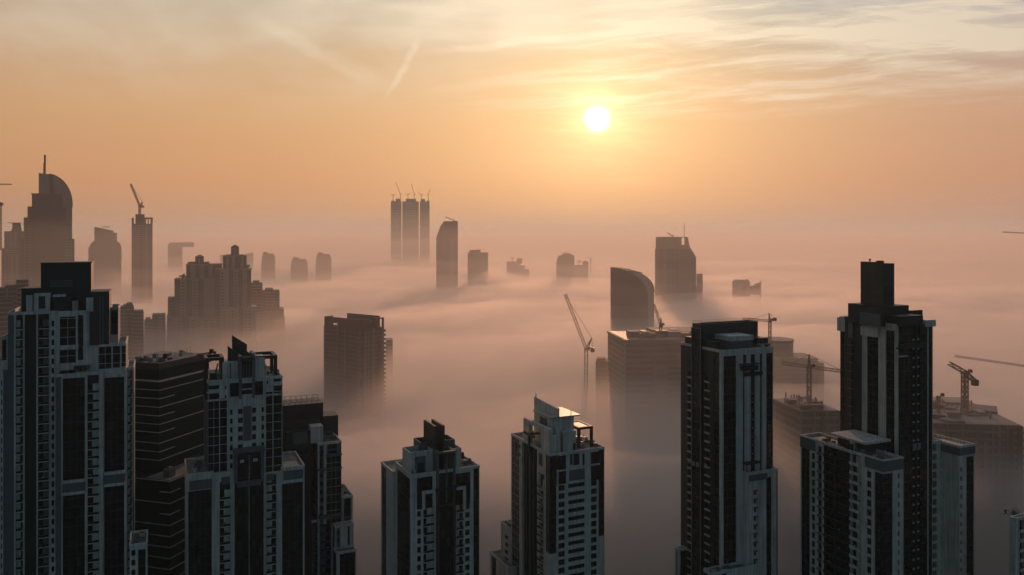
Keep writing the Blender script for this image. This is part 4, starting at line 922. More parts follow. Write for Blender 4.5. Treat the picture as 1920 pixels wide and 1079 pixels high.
# -- residential tower standing half sunk in fog, centre-left
def fog_slab():
    t = Tower('apartment_tower', 680, 650, 52, 'tall brown slab tower with balconies down its right edge, sunk in fog at centre-left', pitch=3.6)
    z = t.z; zt = z(600); t.zref = zt - 9
    yl = t.v(609); xr = t.u(720)
    mb = MB(); banded(mb, 0, xr, 0, yl, 0, zt - 8, 'mid', .3, 3.6, bm='midband')
    mb.m = 'mid'
    mb.m = 'midpale'
    for y in (yl * .04, yl * .42, yl * .62, yl - 1): mb.box(-.7, .1, y, y + 1.6, 0, zt - 8)
    for x in (2, xr * .45, xr - 3): mb.box(x, x + 1.4, -.7, .1, 0, zt - 8)
    t.part('wall', mb)
    # roof screen walls with openings
    mb = MB(); mb.m = 'mid'; a, b = t.v(634), t.v(624); zc, zd = z(611, 0, a), z(606.5, 0, a)
    mb.box(-.5, .7, 0, a, zt - 8, zt); mb.box(-.5, .7, b, yl, zt - 8, zt); mb.box(-.5, .7, a, b, zt - 8, zc); mb.box(-.5, .7, a, b, zd, zt)
    mb.box(.7, xr * .35, yl - 1, yl, zt - 8, zt); mb.box(.7, xr * .3, 0, 1, zt - 8, zt); t.part('screen_wall', mb)
    x2 = xr - 1.2; zt2 = z(592, x2, 10); mb = MB(); mb.m = 'mid'; z1, z2 = z(605, xr, 0), z(600, xr, 0)
    mb.box(x2, xr, 5, yl * .95, zt - 8, zt2); mb.box(xr * .55, xr * .72, 0, 1.2, zt - 8, zt2 - 1); mb.box(xr - 1.5, xr, 0, 1.2, zt - 8, zt2 - 1); mb.box(xr * .72, xr - 1.5, 0, 1.2, z2 + 1, zt2 - 1); mb.box(xr * .35, xr * .55, 2, yl * .8, zt - 8, zt - 2); t.part('screen_wall', mb)
    mb = MB(); mb.box(.7, xr, 1.2, yl - 1, zt - 8, zt - 7.8); t.part('roof', mb, 'roof')
    for k in range(46):
        zz = zt - 12 - k * 3.6; mb = MB(); mb.m = 'mid'; mb.box(xr, xr + 3.2, 1, 6, zz, zz + .5); mb.box(xr + 3, xr + 3.2, 1, 6, zz + .5, zz + 1.5); t.unit('balcony', mb)
        mb = MB(); mb.m = 'midpale'; mb.box(-2.2, -.3, .6, 5, zz, zz + .9); t.unit('balcony', mb)
    for name, lst in t.units.items():
        for m in lst[:100]: t.part(name, m)
fog_slab()

# -- two linked hotel towers
def hotel_tower(label, px, D, spec, base, crown, spike, pyr):
    t = Tower('hotel_tower', px, D, 18, label, pitch=3.6); z = t.z
    # spec: (px0, px1, top row, y offset)
    for i, (a, b, top, y, kinds) in enumerate(spec):
        x0, x1 = t.u(a, y), t.u(b, y); zt = z(top, (x0 + x1) / 2, y); mb = MB()
        mb.m = 'mid'; mb.box(x0 + 1, x1 - 1, y + 1, y + 30, 0, zt - .4)
        n = len(kinds); w = (x1 - x0) / n
        for j, k in enumerate(kinds):
            c0 = x0 + j * w
            if k == 'p': mb.m = 'hotelpale'; mb.box(c0, c0 + w, y, y + 1, 0, zt)
            elif k == 'd': mb.m = 'mid'; mb.box(c0, c0 + w, y + .6, y + 1, 0, zt)
            elif k == 'w':
                mb.m = 'hotelpale'; mb.box(c0, c0 + w * .22, y, y + 1, 0, zt); mb.box(c0 + w * .78, c0 + w, y, y + 1, 0, zt); zz = zt - 3
                mb.box(c0 + w * .22, c0 + w * .78, y, y + 1, zt - 3, zt)
                while zz > 110: mb.box(c0 + w * .22, c0 + w * .78, y, y + 1, zz - 3.6, zz - 1.7); zz -= 3.6
        mb.m = 'hotelpale'; mb.box(x0 - .4, x1 + .4, y - .4, y + 30.4, zt, zt + 1)
        t.part('wall', mb)
    for pn, a, b, top, bot, y, m in crown:
        mb = MB(); mb.m = m; x0, x1 = t.u(a, y), t.u(b, y); mb.box(x0, x1, y, y + min(20, x1 - x0), z(bot, x0, y), z(top, x0, y)); t.part(pn, mb)
    a, b, top, bot, y = spike; x0, x1 = t.u(a, y), t.u(b, y); w = x1 - x0; zt = z(top, x0, y); zb = z(bot, x0, y)
    mb = MB(); mb.m = 'mid'; mb.box(x0, x1, y, y + w, zb, zt); mb.m = 'hotelpale'; mb.box(x0 + w * .4, x0 + w * .55, y - .4, y, zb, zt - 1)
    t.part('turret', mb)
    if pyr:
        mb = MB(); mb.m = 'mid'; mb.prism([(x0 - .4, y - .4), (x1 + .4, y - .4), (x1 + .4, y + w + .4), (x0 - .4, y + w + .4)], zt, z(pyr, x0, y), top=[(x0 + w * .45, y + w * .45), (x0 + w * .55, y + w * .45), (x0 + w * .55, y + w * .55), (x0 + w * .45, y + w * .55)]); t.part('turret_roof', mb)
hotel_tower('pale hotel tower with a small slanted turret, left of the linked pair', 327, 880,
    [(327, 414, 524, 6, 'dwdwdppd'), (349, 416, 497, 12, 'dpdpdpdd'), (318, 416, 596, 1, 'pwdwpwwp'), (318, 418, 652, -3, 'pwwpwwpwwp')],
    None, [('crown_box', 352, 392, 492, 500, 16, 'mid')], (366, 382, 482, 500, 16), 478)
hotel_tower('pale hotel tower with a pointed turret, right of the linked pair', 417, 880,
    [(404, 471, 506, 6, 'dwpdwdpd'), (418, 462.5, 481, 12, 'dpdpddpd'), (416.5, 480, 578, 1, 'wpwpdwwp'), (416.5, 484, 640, -3, 'pwwpwwpp')],
    None, [('crown_box', 424, 458, 478, 484, 16, 'mid')], (433, 448, 464, 484, 16), 459)
far_tower('plain hazy block close behind the right linked hotel tower', 960, [('wall', 471, 492, 531, dict(m='mid')), ('roof_box', 474, 486, 527, dict(bot=533, m='mid'))])
far_tower('hazy stepped office block right of the linked hotel towers', 1000, [('wall', 492, 524, 545, dict(m='mid')), ('wall', 480, 532, 579, dict(m='mid', y=-12)), ('wall', 505, 533.5, 595, dict(m='mid', y=-18)), ('roof_box', 497, 512, 541, dict(bot=546, m='mid'))])
far_tower('narrow hazy block with balconies at the left flank of the linked hotel towers', 900, [('wall', 315, 328, 558, dict(m='mid', step=3.4)), ('wall', 313.5, 320, 590, dict(m='mid', y=-6))])

# -- left cluster
def sail_tower():
    D = 1150; cx = X(90, D); az = -math.atan2(cx, D); root = empty('sail_tower', (cx, D, 0), az); tag(root, 'tall tower with a curved sail-shaped top and thin spire, far left', 'skyscraper')
    x = lambda p: (X(p, D) - cx) * math.cos(az)
    pts = [(x(72.6), 0), (x(72.6), Z(325, D))]
    for i in range(0, 13):
        a = i / 12 * math.pi / 2; pts.append((x(84 + 51.7 * math.sin(a)), Z(388 - 62 * math.cos(a) ** .9, D) if i < 12 else Z(388, D)))
    pts += [(x(134.5), Z(452, D)), (x(134.5), 0)]
    mb = MB(); mb.m = 'midpale'; mb.slab(pts, 'x', 4, 26); mb.build('sail', 'midpale', root)
    mb = MB(); mb.m = 'mid'; mb.slab([(a, b) if i not in (0, len(pts) - 1) else (a, b) for i, (a, b) in enumerate([(x(133.2), 0)] + [(p + .0, q) for p, q in pts[3:-1]] + [(x(136), 0), (x(136), Z(389, D))] + [(p + 1.1, q + 1.1) for p, q in reversed(pts[3:-2])])], 'x', 3, 27); mb.build('sail_rim', 'mid', root)
    mb = MB(); mb.beam((x(83.5), 18, Z(326, D)), (x(83.5), 18, Z(305, D)), 3.2); mb.beam((x(84.2), 18, Z(305, D)), (x(84.2), 18, Z(289, D)), 2.6); mb.build('spire', 'mid', root)
    mb = MB(); banded(mb, x(60), x(118), 0, 25, 0, Z(364.5, D), 'mid', 0); mb.box(x(58.5), x(84), -.5, 25.5, Z(364.5, D), Z(363.5, D)); mb.build('upper_block', 'mid', root)
    for a, b, t_ in ((52, 60, 388), (45, 60, 408.5), (118, 124, 390), (124, 134, 420)):
        mb = MB(); banded(mb, x(a), x(b) + (0 if b > 60 else -.01), 1, 24, 0, Z(t_, D), 'mid', .3, 4, bm='midband'); mb.build('side_block', 'mid', root)
    mb = MB(); banded(mb, x(38), x(59), -5, -.6, 0, Z(449, D), 'mid', .4, 4.2, bm='midband'); mb.build('lower_wing', 'mid', root)
    mb = MB(); banded(mb, x(114), x(140), -5, -.6, 0, Z(448, D), 'mid', .4, 4.2, bm='midband'); mb.build('lower_wing', 'mid', root)
sail_tower()
far_tower('hazy tower with a tapered cap at the far left edge', 1250, [('wall', 8, 45, 434, dict(m='mid')), ('wall', 3, 44, 466, dict(m='mid', y=-5)), ('cap', 20, 41, 418, dict(poly=[(20, 434), (23, 428), (23, 418), (38.5, 418), (41, 432), (41, 434)], m='mid', y=4, d=14)), ('mast', 15, 42, 417.5, dict(bot=418.6, m='mid', y=8, d=1))])
far_tower('low brown stepped roofs peeking out left of the leftmost tower', 620, [('wall', -20, 31, 540, dict(m='mid')), ('wall', 31, 54, 526, dict(m='mid', y=4)), ('roof_box', 9, 31, 536, dict(bot=541, m='mid', y=3)), ('wall', -20, 24, 560, dict(m='mid', y=-6))])
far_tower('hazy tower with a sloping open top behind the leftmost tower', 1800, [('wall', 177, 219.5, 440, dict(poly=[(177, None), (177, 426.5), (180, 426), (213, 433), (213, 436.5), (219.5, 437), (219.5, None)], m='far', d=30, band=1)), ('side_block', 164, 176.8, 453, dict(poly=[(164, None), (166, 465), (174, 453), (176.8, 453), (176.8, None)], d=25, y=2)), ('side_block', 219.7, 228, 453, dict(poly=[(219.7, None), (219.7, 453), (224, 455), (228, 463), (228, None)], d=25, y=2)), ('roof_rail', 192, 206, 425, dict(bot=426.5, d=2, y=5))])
far_tower('slim dark unfinished tower under a raised crane, left', 1450, [('wall', 247, 286, 420, dict(m='mid', step=4)), ('open_frame', 247, 251, 409, dict(bot=420, m='mid', d=20)), ('core', 254, 271, 402, dict(bot=420, m='mid', y=5, d=16)), ('open_frame', 282.5, 286.5, 408, dict(bot=420, m='mid', d=20)), ('open_frame', 271, 286, 408, dict(bot=411, m='mid', d=20)), ('open_frame', 271.2, 274, 411.2, dict(bot=420, m='mid', d=20)), ('open_frame', 277, 279, 411.2, dict(bot=420, m='mid', d=20))])
crane('raised red-brown crane on top of the slim unfinished tower', 1450, 262, 403, 388, (245, 345), 'luff', w=3, t=.8, counter=(268, 387), apex=(267, 379), m='cranefar')
far_tower('two flat-topped hazy blocks right of the leftmost tower', 760, [('wall', 225, 251, 575, dict(m='mid')), ('wall', 250, 269, 583, dict(m='mid', y=-5)), ('roof_box', 231, 249, 572.5, dict(bot=576, m='mid', y=3)), ('roof_box', 237, 248, 570, dict(bot=573, m='mid', y=6))])
far_tower('faint stepped block between the leftmost tower and the hotel pair', 860, [('wall', 285.5, 310, 590, dict(m='mid')), ('wall', 271, 287, 600, dict(m='mid', y=-4)), ('roof_box', 273, 282, 597, dict(bot=600, m='mid'))])
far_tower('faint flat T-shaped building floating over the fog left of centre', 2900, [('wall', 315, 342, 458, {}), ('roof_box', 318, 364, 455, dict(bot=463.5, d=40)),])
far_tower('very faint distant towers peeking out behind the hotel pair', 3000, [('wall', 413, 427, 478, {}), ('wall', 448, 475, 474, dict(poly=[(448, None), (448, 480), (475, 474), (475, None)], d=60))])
# -- small towers over the fog
GS = 'small distant towers standing in the fog'
def small(px0, px1, top, label, shoulder=.3):
    w = px1 - px0; far_tower(label, 2300, [('wall', px0, px1, top + 10, dict(poly=[(px0, None), (px0, top + 20), (px0 + 2, top + 5), (px1 - 3, top + 4), (px1, top + 12), (px1, None)], d=34, band=1)), ('roof_box', px0 + w * .12, px0 + w * .45, top, dict(bot=top + 8, y=6, d=18)), ('roof_box', px0 + w * .45, px1 - w * .15, top + 3, dict(bot=top + 7, y=8, d=16))], group=GS)
small(490, 516, 473, 'leftmost of the three small round-shouldered towers in the fog')
small(545, 577, 483, 'middle and lowest of the three small round-shouldered towers in the fog')
small(592, 621.5, 474, 'rightmost of the three small round-shouldered towers in the fog')
# -- three-part tower on the horizon with its ring of cranes
T3 = far_tower('pale triple-column tower under construction on the horizon', 4000, [('wall', 733, 752.5, 378, dict(step=12, band=1)), ('wall', 754.5, 785, 378, dict(step=12, band=1)), ('wall', 787.5, 805.5, 378, dict(step=12, band=1)),
     ('core', 742, 751, 373, dict(bot=378, d=30)), ('core', 761, 780, 373, dict(bot=378, d=30)), ('core', 789, 797, 373.5, dict(bot=378, d=30)), ('core', 735.5, 739, 376, dict(bot=378, d=20)), ('core', 801, 804.5, 376, dict(bot=378, d=20))])
pos = ('far left', 'second from left', 'third from left', 'fourth from left', 'second from right', 'rightmost')
for (px, hd, tip, ct), w_ in zip(((737, 366, (733, 365.5), (740, 365.5)), (751, 366, (741.5, 341), (753, 364)), (765, 365, (761, 364), (768, 363)), (776.5, 365, (771, 345), (779, 364)), (790, 367, (784, 361), (793, 364)), (803, 367, (806, 356), (801, 364))), pos):
    crane('tiny crane on the triple-column tower, %s of the six' % w_, 4020, px, 377, hd, tip, 'luff', group='cranes on the triple-column tower', w=1.8, t=.9, counter=ct, m='cranefar')
# -- centre
far_tower('dark tower with a chamfered left shoulder, centre', 1900, [('wall', 818, 858.5, 416, dict(poly=[(818, None), (818, 446), (820, 440), (826, 424), (832, 416), (858.5, 414.5), (858.5, None)], d=34, band=1, m='far')), ('roof_box', 832, 850, 415.2, dict(bot=417, y=8, d=14)), ('service_strip', 844, 852, 450, dict(m='band', y=-1, d=1, band=.4))])
crane('thin crane arm on the roof of the chamfered dark tower', 1905, 851, 417, 414, (835, 407), 'luff', w=1.6, t=.8, m='cranefar')
far_tower('square hazy tower with a raised roof box, centre', 2000, [('wall', 877, 915, 474, {}), ('roof_box', 880.5, 901, 469, dict(bot=474, y=6, d=20)), ('roof_box', 877.2, 880, 477, dict(bot=480, y=-1, d=2)), ('mast', 895, 896, 466.5, dict(bot=469, y=10, d=1)), ('mast', 899, 902, 467.5, dict(bot=468.4, y=10, d=1))])
far_tower('pale stepped tower fading into fog left of the twin blocks', 2600, [('wall', 950, 975, 491, {}), ('roof_box', 969, 979, 485, dict(bot=495, d=16, y=4)), ('wall', 974, 984, 498, {}), ('wall', 980, 992, 505, {})])
crane('tiny faint crane above the pale stepped tower', 2600, 961, 491, 485, (957, 482.5), 'hammer', w=2, t=.9, counter=(963, 483), m='cranefar')
far_tower('pair of faint rounded domes showing over the fog', 3200, [('wall', 1001, 1012.5, 524, {}), ('dome', 1003, 1010.5, 518.5, dict(poly=[(1001, 524.2), (1002, 521), (1004.5, 519), (1007, 518.5), (1010, 520), (1012.5, 524.2)], d=30)), ('wall', 1015, 1030, 524, {}), ('dome', 1018, 1027, 517, dict(poly=[(1015.5, 524.2), (1018, 520), (1022, 517), (1026, 517.5), (1029, 521), (1030, 524.2)], d=30))])
far_tower('taller of the two joined towers in the fog, right of centre', 2200, [('wall', 1043, 1077, 481, dict(poly=[(1043, None), (1043, 497), (1045.5, 482), (1048, 480), (1055, 478), (1074, 478), (1077, 481), (1077, None)], d=34, band=1)), ('roof_box', 1055, 1071, 475.5, dict(bot=478.5, y=6, d=16)), ('mast', 1054, 1066, 474, dict(bot=474.8, y=10, d=1))])
far_tower('shorter pale tower with a corner turret, joined right of its taller neighbour', 2350, [('wall', 1077, 1103, 497, {}), ('turret', 1092, 1103, 491, dict(bot=498, d=20)), ('roof_box', 1094, 1100, 489.5, dict(bot=491.5, y=4, d=8))])
crane('small faint crane over the shorter joined tower', 2350, 1085.5, 497, 490.5, (1081, 490), 'hammer', w=2, t=.8, counter=(1089, 490), m='cranefar')
crane('small faint crane standing right of the shorter joined tower', 2350, 1107.5, 515, 485, (1102, 484), 'hammer', w=1.6, t=.8, counter=(1109.5, 484), m='cranefar')
# -- big slab with the slotted top
def slot_tower():
    D = 1400; cx = X(1262, D); az = -math.atan2(cx, D); root = empty('slotted_tower', (cx, D, 0), az); tag(root, 'big grey tower with a slot in its flat top and thin antenna, right of centre', 'skyscraper')
    x = lambda p: (X(p, D) - cx) * math.cos(az)
    mb = MB(); banded(mb, x(1228), x(1294), 0, 40, 0, Z(467, D), 'mid', .3, 4, bm='midband'); mb.build('wall', 'mid', root)
    mb = MB(); mb.m = 'midpale'; mb.box(x(1229.3), x(1278), 1, 36, Z(467, D), Z(444.5, D)); mb.slab([(x(1283.5), Z(467, D)), (x(1283.5), Z(444.5, D)), (x(1289.5), Z(444.5, D)), (x(1294), Z(467, D))], 'x', 1, 36); mb.box(x(1278), x(1283.5), 1, 36, Z(467, D), Z(459.5, D)); mb.box(x(1278), x(1283.5), 1, 36, Z(446, D), Z(444.6, D)); mb.build('crown_screen', 'midpale', root)
    mb = MB(); mb.m = 'mid'; mb.slab([(x(1294.1), 0), (x(1294.1), Z(465, D)), (x(1305), Z(482, D)), (x(1305), 0)], 'x', 3, 38); mb.m = 'midband'; mb.box(x(1294.2), x(1295.4), 2.4, 3, 0, Z(470, D)); mb.build('side_wedge', 'mid', root)
    mb = MB(); mb.beam((x(1283), 15, Z(446, D)), (x(1283), 15, Z(420, D)), 1.0); mb.build('antenna', 'mid', root)
slot_tower()
crane('thin crane arm lying on the roof of the slotted tower', 1410, 1261, 446, 443.5, (1252, 437), 'luff', w=1.2, t=.6, m='cranefar')
far_tower('small hazy annexes at the right foot of the slotted tower', 1500, [('wall', 1306, 1317.5, 514, {}), ('wall', 1304, 1315, 538, dict(y=-8))])
far_tower('dark lump of a building with an open arm and blade, alone in fog at right', 1600, [('wall', 1373, 1406, 528, dict(m='mid', d=30)), ('roof_box', 1376, 1404, 525.5, dict(bot=528, m='mid', y=3, d=20)), ('roof_box', 1399, 1402, 523.5, dict(bot=526, m='mid', y=3, d=6)), ('bridge', 1406, 1425, 536, dict(poly=[(1406, 552), (1406, 537), (1414, 536), (1415, 533), (1421, 531), (1424.5, 530), (1424.5, 553)], m='mid', d=20)), ('wall', 1407, 1424, 556, dict(m='midpale', y=-8, d=20, band=0)),
     ('blade', 1424.6, 1427, 525, dict(poly=[(1424.6, None), (1424.6, 530), (1427, 525), (1427, None)], m='midpale', d=20)), ('slab', 1359, 1388, 572, dict(m='midpale', y=-60, d=30, band=0)), ('slab', 1384, 1402, 575, dict(m='mid', y=-50, d=24, band=0)), ('slab', 1391, 1401, 590, dict(m='mid', y=-130, d=20, band=0))])
# -- curved glass tower
def curved_tower():
    D = 1000; cx = X(1180, D); root = empty('curved_tower', (cx, D, 0)); tag(root, 'dark glass tower with a sweeping curved roofline, right of centre', 'skyscraper')
    def x(p, y): return X(p, D + y) - cx
    n = 18; y0, y1 = 0., 26.
    def arc(pa, qa, pb, qb, y, pw):
        out = []
        for i in range(n + 1):
            a = i / n * math.pi / 2; out.append((x(pa + (pb - pa) * math.sin(a), y), y, Z(qb + (qa - qb) * math.cos(a) ** pw, D + y)))
        return out
    fr = arc(1144.6, 503, 1214, 560, y0, .95); bk = arc(1145.5, 502, 1226.5, 548, y1, .9)
    mb = MB(); mb.m = 'mid'
    def wallstrip(A, rev, m):
        mb.m = m; b = len(mb.v)
        for p in A: mb.v.append(p); mb.v.append((p[0], p[1], 0))
        for i in range(len(A) - 1):
            q = (b + 2 * i, b + 2 * i + 1, b + 2 * i + 3, b + 2 * i + 2); mb.f.append(q if not rev else q[::-1])
        mb.pad()
    wallstrip(fr, False, 'midglass'); wallstrip(bk, True, 'midglass'); wallstrip([fr[-1], bk[-1]], False, 'midpale'); wallstrip([bk[0], fr[0]], False, 'midpale')
    mb.build('wall', 'mid', root)
    mb = MB(); mb.m = 'midpale'; b = len(mb.v)
    for p, q in zip(fr, bk): mb.v += [(p[0], p[1] - .5, p[2] + .1), (q[0], q[1] + .5, q[2] + .1)]
    for i in range(n): mb.f.append((b + 2 * i, b + 2 * i + 2, b + 2 * i + 3, b + 2 * i + 1))
    mb.pad(); mb.build('curved_roof', 'midpale', root)
    mb = MB()
    for A in (fr, bk):
        for p, q in zip(A, A[1:]): mb.beam(p, q, 1.1, 1.4)
    mb.beam(fr[-1], (fr[-1][0], fr[-1][1], 0), 1.2)
    mb.build('roof_rim', 'mid', root)
    mb = MB(); mb.m = 'mid'
    for i in range(2, n, 2):
        p, q = Vector(fr[i]), Vector(bk[i]); mb.beam(p + Vector((0, 0, .5)), q + Vector((0, 0, .5)), .5)
    p = Vector(bk[9]); mb.beam(Vector(fr[6]) + Vector((0, 0, 1)), p + Vector((0, 0, 2)), 1.4); mb.build('roof_rib', 'mid', root)
curved_tower()
# -- banded office in front of it, and its neighbours
def band_office():
    t = Tower('banded_office', 1172, 640, 6, 'broad pale office block with horizontal bands, left of the dark slab tower', 'office building', pitch=4.2); z = t.z
    zt = z(641); xr = t.u(1345); yl = 62
    mb = MB(); mb.m = 'midpale'; mb.box(-.0, xr, 0, yl, 0, zt); t.part('wall', mb)
    pl = t.z
    for k in range(22):
        zz = zt - 2.2 - k * 4.6
        segs = ((t.u(1174), t.u(1330)),) if k < 4 else ((t.u(1174), t.u(1224)), (t.u(1252), t.u(1330)))
        for a, b in segs:
            mb = MB(); mb.m = 'mid'; mb.box(a, b, -.3, -.01, zz - 2.4, zz); mb.m = 'midpale'; mb.box(a, b, -.9, -.3, zz - 2.9, zz - 2.4); t.part('window_band', mb)
        mb = MB(); mb.m = 'mid'; mb.box(-.3, -.01, 4, yl - 4, zz - 2.4, zz); t.part('window_band', mb)
    mb = MB(); mb.m = 'midpale'; mb.box(-1, xr, -1, yl, zt, zt + 1.3); mb.m = 'mid'; mb.box(1, xr, 1, yl - 1, zt + 1.3, zt + 1.4); t.part('roof', mb)
    r = random.Random(4)
    for i in range(16):
        a = r.uniform(8, xr - 25); b = r.uniform(8, 45); mb = MB(); mb.m = r.choice(('midpale', 'mid', 'roof')); mb.box(a, a + r.uniform(4, 14), b, b + r.uniform(4, 12), zt + 1.4, zt + r.uniform(2.6, 6.5)); t.part('rooftop_unit', mb)
    mb = MB(); mb.m = 'midpale'; xx = t.u(1246); mb.box(xx, xr, 20, 55, zt + 1.4, zt + 5); t.part('upper_roof', mb)
    t2 = z(1, 0, 0)
band_office()
crane('luffing crane rising from the roof of the banded office', 660, 1238.5, 628, 612, (1226, 571), 'luff', w=1.7, t=.4, counter=(1240, 610), apex=(1239.5, 597), m='crane')
far_tower('reddish unfinished annex left of the banded office', 700, [('wall', 1117, 1154, 678, dict(m='midwarm')), ('roof_box', 1119, 1135, 674.5, dict(bot=678, m='midwarm', y=4, d=12)), ('wall', 1150, 1172, 672, dict(m='midwarm', y=8))])
crane('small crane on the reddish annex beside the banded office', 705, 1148, 676, 668, (1154, 648), 'luff', w=1.2, t=.3, counter=(1142, 669), m='crane')
crane('big luffing crane with a long raised jib alone in the fog, centre', 700, 1099, 760, 657, (1059.5, 551.5), 'luff', w=2.6, t=.5, counter=(1111, 655), apex=(1109.5, 634), m='crane')
# -- right side
def drum_building():
    D = 720; cx = X(1480, D); root = empty('apartment_block', (cx, D, 0)); tag(root, 'pale foggy block with a rounded drum roof between the two dark right towers', 'building')
    x = lambda p: X(p, D) - cx; mb = MB(); poly = []
    for i in range(24):
        a = 2 * math.pi * i / 24; poly.append((x(1472) + math.cos(a) * (x(1500) - x(1472)), 20 + math.sin(a) * 16))
    mb.m = 'midpale'; mb.prism(poly, 0, Z(645, D)); mb.build('drum', 'midpale', root)
    mb = MB(); mb.m = 'mid'; mb.prism([(p * 1.04 - x(1472) * .04, (q - 20) * 1.04 + 20) for p, q in poly], Z(645, D), Z(641, D)); mb.build('drum_roof', 'mid', root)
    mb = MB(); banded(mb, x(1440), x(1530), -4, 30, 0, Z(671, D), 'midpale', .25, 3.8, vert=9, bm='midband'); mb.build('wall', 'mid', root)
    mb = MB(); banded(mb, x(1530.5), x(1545), 0, 30, 0, Z(681, D), 'midpale', .25, 3.8, bm='midband'); mb.build('wall', 'mid', root)
drum_building()
def works(label, D, px0, px1, py, seed, dep=60, rot=0):
    """concrete floors under construction, with clutter on the deck"""
    r = random.Random(seed); cx = X((px0 + px1) / 2, D); root = empty('building_site', (cx, D, 0), R(rot)); tag(root, label, 'building site')
    w = (X(px1, D) - X(px0, D)) / 2; zt = Z(py, D); mb = MB(); banded(mb, -w, w, 0, dep, 0, zt, 'mid', .6, 4.5, vert=8, bm='midband'); mb.build('wall', 'mid', root)
    mb = MB(); mb.m = 'concrete'; mb.box(-w + 1, w - 1, 1, dep - 1, zt, zt + .3); mb.build('deck', 'concrete', root)
    for i in range(26):
        a = r.uniform(-w + 2, w - 12); b = r.uniform(2, dep - 14); mb = MB(); mb.m = r.choice(('mid', 'concrete', 'midwarm', 'midpale'))
        h = r.uniform(.6, 3.6); mb.box(a, a + r.uniform(2, 11), b, b + r.uniform(2, 10), zt + .3, zt + h); mb.build('formwork', 'mid', root)
    for i in range(14):
        a = r.uniform(-w + 2, w - 4); b = r.uniform(2, dep - 4); mb = MB(); mb.box(a, a + .7, b, b + .7, zt + .3, zt + r.uniform(3, 5.5)); mb.build('column', 'concrete', root)
    return root, zt
works('broad unfinished block with a cluttered roof deck behind the tallest right tower', 470, 1752, 1912, 797, 9, 85, -8)
works('unfinished block left of the tallest right tower, its deck in thin fog', 480, 1499, 1578, 772, 5, 40, 6)
far_tower('dark raised plant room on the unfinished block at right', 505, [('wall', 1800, 1870, 768, dict(m='mid', bot=800, band=0, d=20)), ('wall', 1768, 1815, 778, dict(m='mid', bot=800, band=0, d=18))])
crane('hammerhead crane with a horizontal jib left of the tallest right tower', 490, 1517, 768, 691, (1466, 681), 'hammer', w=2.0, t=.4, counter=(1582, 697), apex=(1517, 665), m='crane')
crane('short stubby crane with a tilted boom behind the tallest right tower', 500, 1809, 768, 702, (1780, 682), 'luff', w=2.6, t=.7, counter=(1828, 715.5), m='crane')
crane('small crane leaning beside the right edge of the tallest tower', 490, 1760, 790, 745, (1752, 768), 'luff', w=1.4, t=.3, apex=(1756, 743), m='crane')
crane('pale crane standing just right of the dark slab tower', 620, 1443.5, 668, 604, (1392, 598), 'hammer', w=1.7, t=.4, counter=(1453, 598), apex=(1442, 588), m='crane')
crane('long thin crane jib reaching in from the right edge in fog', 620, 1932, 860, 690, (1791, 668), 'hammer', w=1.6, t=.35, counter=(1950, 692), m='crane')
crane('faint crane jib touching the right edge above the horizon', 1300, 1935, 560, 439, (1880, 435.5), 'hammer', w=1.6, t=.6, counter=(1950, 440), m='cranefar')
crane('thin crane mast and jib at the far left edge', 1300, -3, 470, 347, (22, 346), 'hammer', w=1.8, t=.6, counter=(-14, 347), m='cranefar')
crane('dark crane mast at the left edge below the thin jib', 900, 0, 470, 385, (-8, 380), 'hammer', w=2.2, t=.5, counter=(3, 382), m='crane')
# roof gear on the striped glass office and the hotels
crane('small dish-headed maintenance crane on the striped office roof', 352, 307, 687, 673, (322, 663), 'luff', w=.9, t=.3, counter=(299, 672.5), m='dark')
crane('flat maintenance crane at the right end of the striped office roof', 368, 393, 679, 664, (369, 666), 'hammer', w=.8, t=.3, counter=(403, 660.5), m='dark')
crane('tiny maintenance arm on the left shoulder of the left hotel tower', 890, 343, 524, 518, (336, 518.5), 'hammer', w=1.2, t=.8, counter=(347.5, 518.5), m='mid')
crane('tiny maintenance arm on the right shoulder of the right hotel tower', 890, 464.5, 506, 501, (463, 497), 'hammer', w=1.2, t=.8, counter=(467.5, 498), m='mid')
far_tower('faint sliver of a block just right of the brown slab tower', 800, [('wall', 724, 736, 638, dict(m='mid'))])

# ------------------------------------------------------------------ fog bank: nested closed shells, thin at the top and thicker below
def volmat(name, col, dens, aniso):
    m = bpy.data.materials.new(name); m.use_nodes = True; N = m.node_tree.nodes; L = m.node_tree.links
    N.remove(N['Principled BSDF']); v = N.new('ShaderNodeVolumePrincipled')
    v.inputs['Color'].default_value = (*col, 1); v.inputs['Density'].default_value = dens; v.inputs['Anisotropy'].default_value = aniso
    L.new(v.outputs[0], N['Material Output'].inputs['Volume']); return m
def sstep(a, b, x):
    t = min(1, max(0, (x - a) / (b - a))); return t * t * (3 - 2 * t)
PUFFS = [(175, 600, 120, 12), (250, 660, 90, -24), (-420, 820, 140, 6), (-140, 560, 90, -8), (455, 1600, 170, -22), (160, 2220, 230, -24), (-560, 2300, 260, -14), (20, 2600, 180, -18), (-55, 1950, 60, 38), (60, 1850, 110, 20), (-300, 1500, 300, 10)]
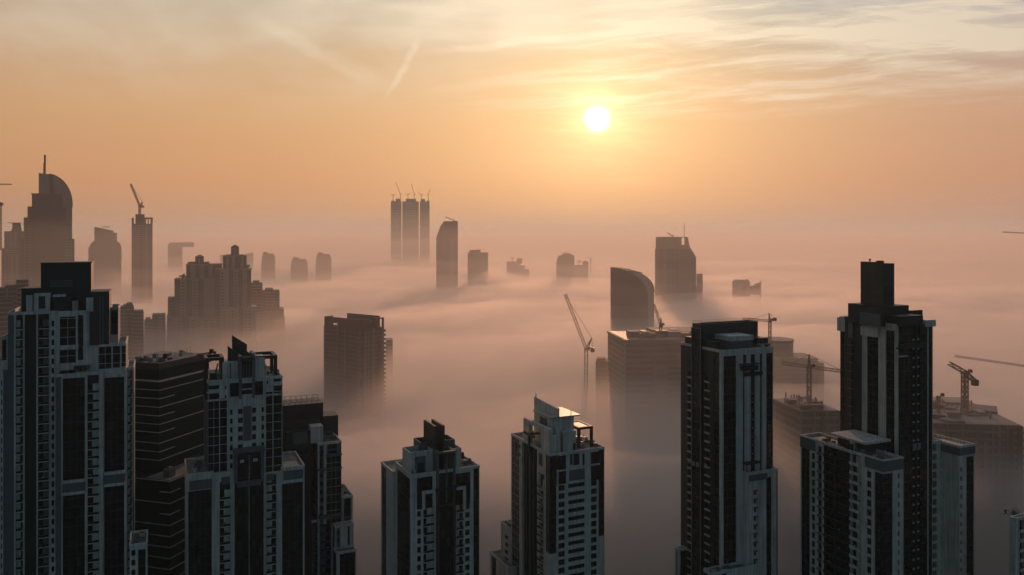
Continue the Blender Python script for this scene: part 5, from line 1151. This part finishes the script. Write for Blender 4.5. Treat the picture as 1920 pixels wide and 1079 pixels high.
def fog_top(x, y, lay):
    n1 = noise.fractal(Vector((x / 900 + 3.1, y / 700, lay * .10)), 1.0, 2.1, 3)
    n2 = noise.fractal(Vector((x / 260 + 9.7, y / 200, lay * .35)), .9, 2.1, 4)
    amp = sstep(300, 1500, y)
    n3 = .45 - abs(noise.fractal(Vector((x / 150 + lay * .3, y / 210, 5 + lay * .22)), 1.0, 2.0, 3))
    z = FOGTOP + n1 * (7 + 15 * amp) + n2 * (9 + 7 * amp) + n3 * (10 + 5 * amp) - sstep(900, 2400, y) * 14
    for cx, cyy, r, h in PUFFS:
        z += h * math.exp(-((x - cx) ** 2 + (y - cyy) ** 2) / r ** 2)
    z -= (1 - sstep(380, 950, y)) * 15
    return z
FOGTOP = 190
LAYERS = [(200, .00012, 0), (115, .00016, 0), (55, .00022, 0), (22, .0007, 0), (0, .0030, 0), (-9, .004, 0), (-20, .005, 0), (-34, .006, 0), (-52, .006, 0), (-76, .008, 0)]
def fog_bank():
    ys = [392 + 24 * i for i in range(70)]
    while ys[-1] < 24000: ys.append(ys[-1] * 1.03)
    for k, (dz, dens, dy) in enumerate(LAYERS):
        b = MB(); nx = 130; rows = [y + dy + k * .7 for y in ys]
        def xs(y): w = max(900, y * .85) + k * 3; return [-w + 2 * w * i / nx for i in range(nx + 1)]
        zb = -3.0 - k * .5
        idx = []
        for y in rows:
            r = []
            for x in xs(y): r.append(len(b.v)); b.v.append((x, y, max(6 - k * .7, fog_top(x, y, k) + dz)))
            idx.append(r)
        for j in range(len(idx) - 1):
            for i in range(nx): b.f.append((idx[j][i], idx[j][i + 1], idx[j + 1][i + 1], idx[j + 1][i]))
        # skirt and floor
        ring = [idx[0][i] for i in range(nx + 1)] + [idx[j][nx] for j in range(1, len(idx))] + [idx[-1][i] for i in range(nx - 1, -1, -1)] + [idx[j][0] for j in range(len(idx) - 2, 0, -1)]
        lo = {}
        for q in ring: lo[q] = len(b.v); b.v.append((b.v[q][0], b.v[q][1], zb))
        for a, c in zip(ring, ring[1:] + ring[:1]): b.f.append((a, lo[a], lo[c], c))
        b.f.append(tuple(lo[q] for q in reversed(ring)))
        o = b.build('fog', volmat('fog_%d' % k, FOGCOL if dens > .001 else VEILCOL, dens, FOGG if dens > .001 else VEILG), smooth=True)
        tag(o, 'sea of pale morning fog lying over the city between the towers', 'fog', 'layers of the fog sea', 'stuff')
FOGCOL = (.99, .945, .915); FOGG = .6
VEILCOL = (.97, .86, .76); VEILG = .32
fog_bank()
b = MB().box(-24000, 24000, -500, 26000, -8, 620)
tag(b.build('haze', volmat('haze_air', (.60, .84, .92), .00005, .35)), 'thin dusty morning haze filling the air over the city', 'haze', kind='stuff')
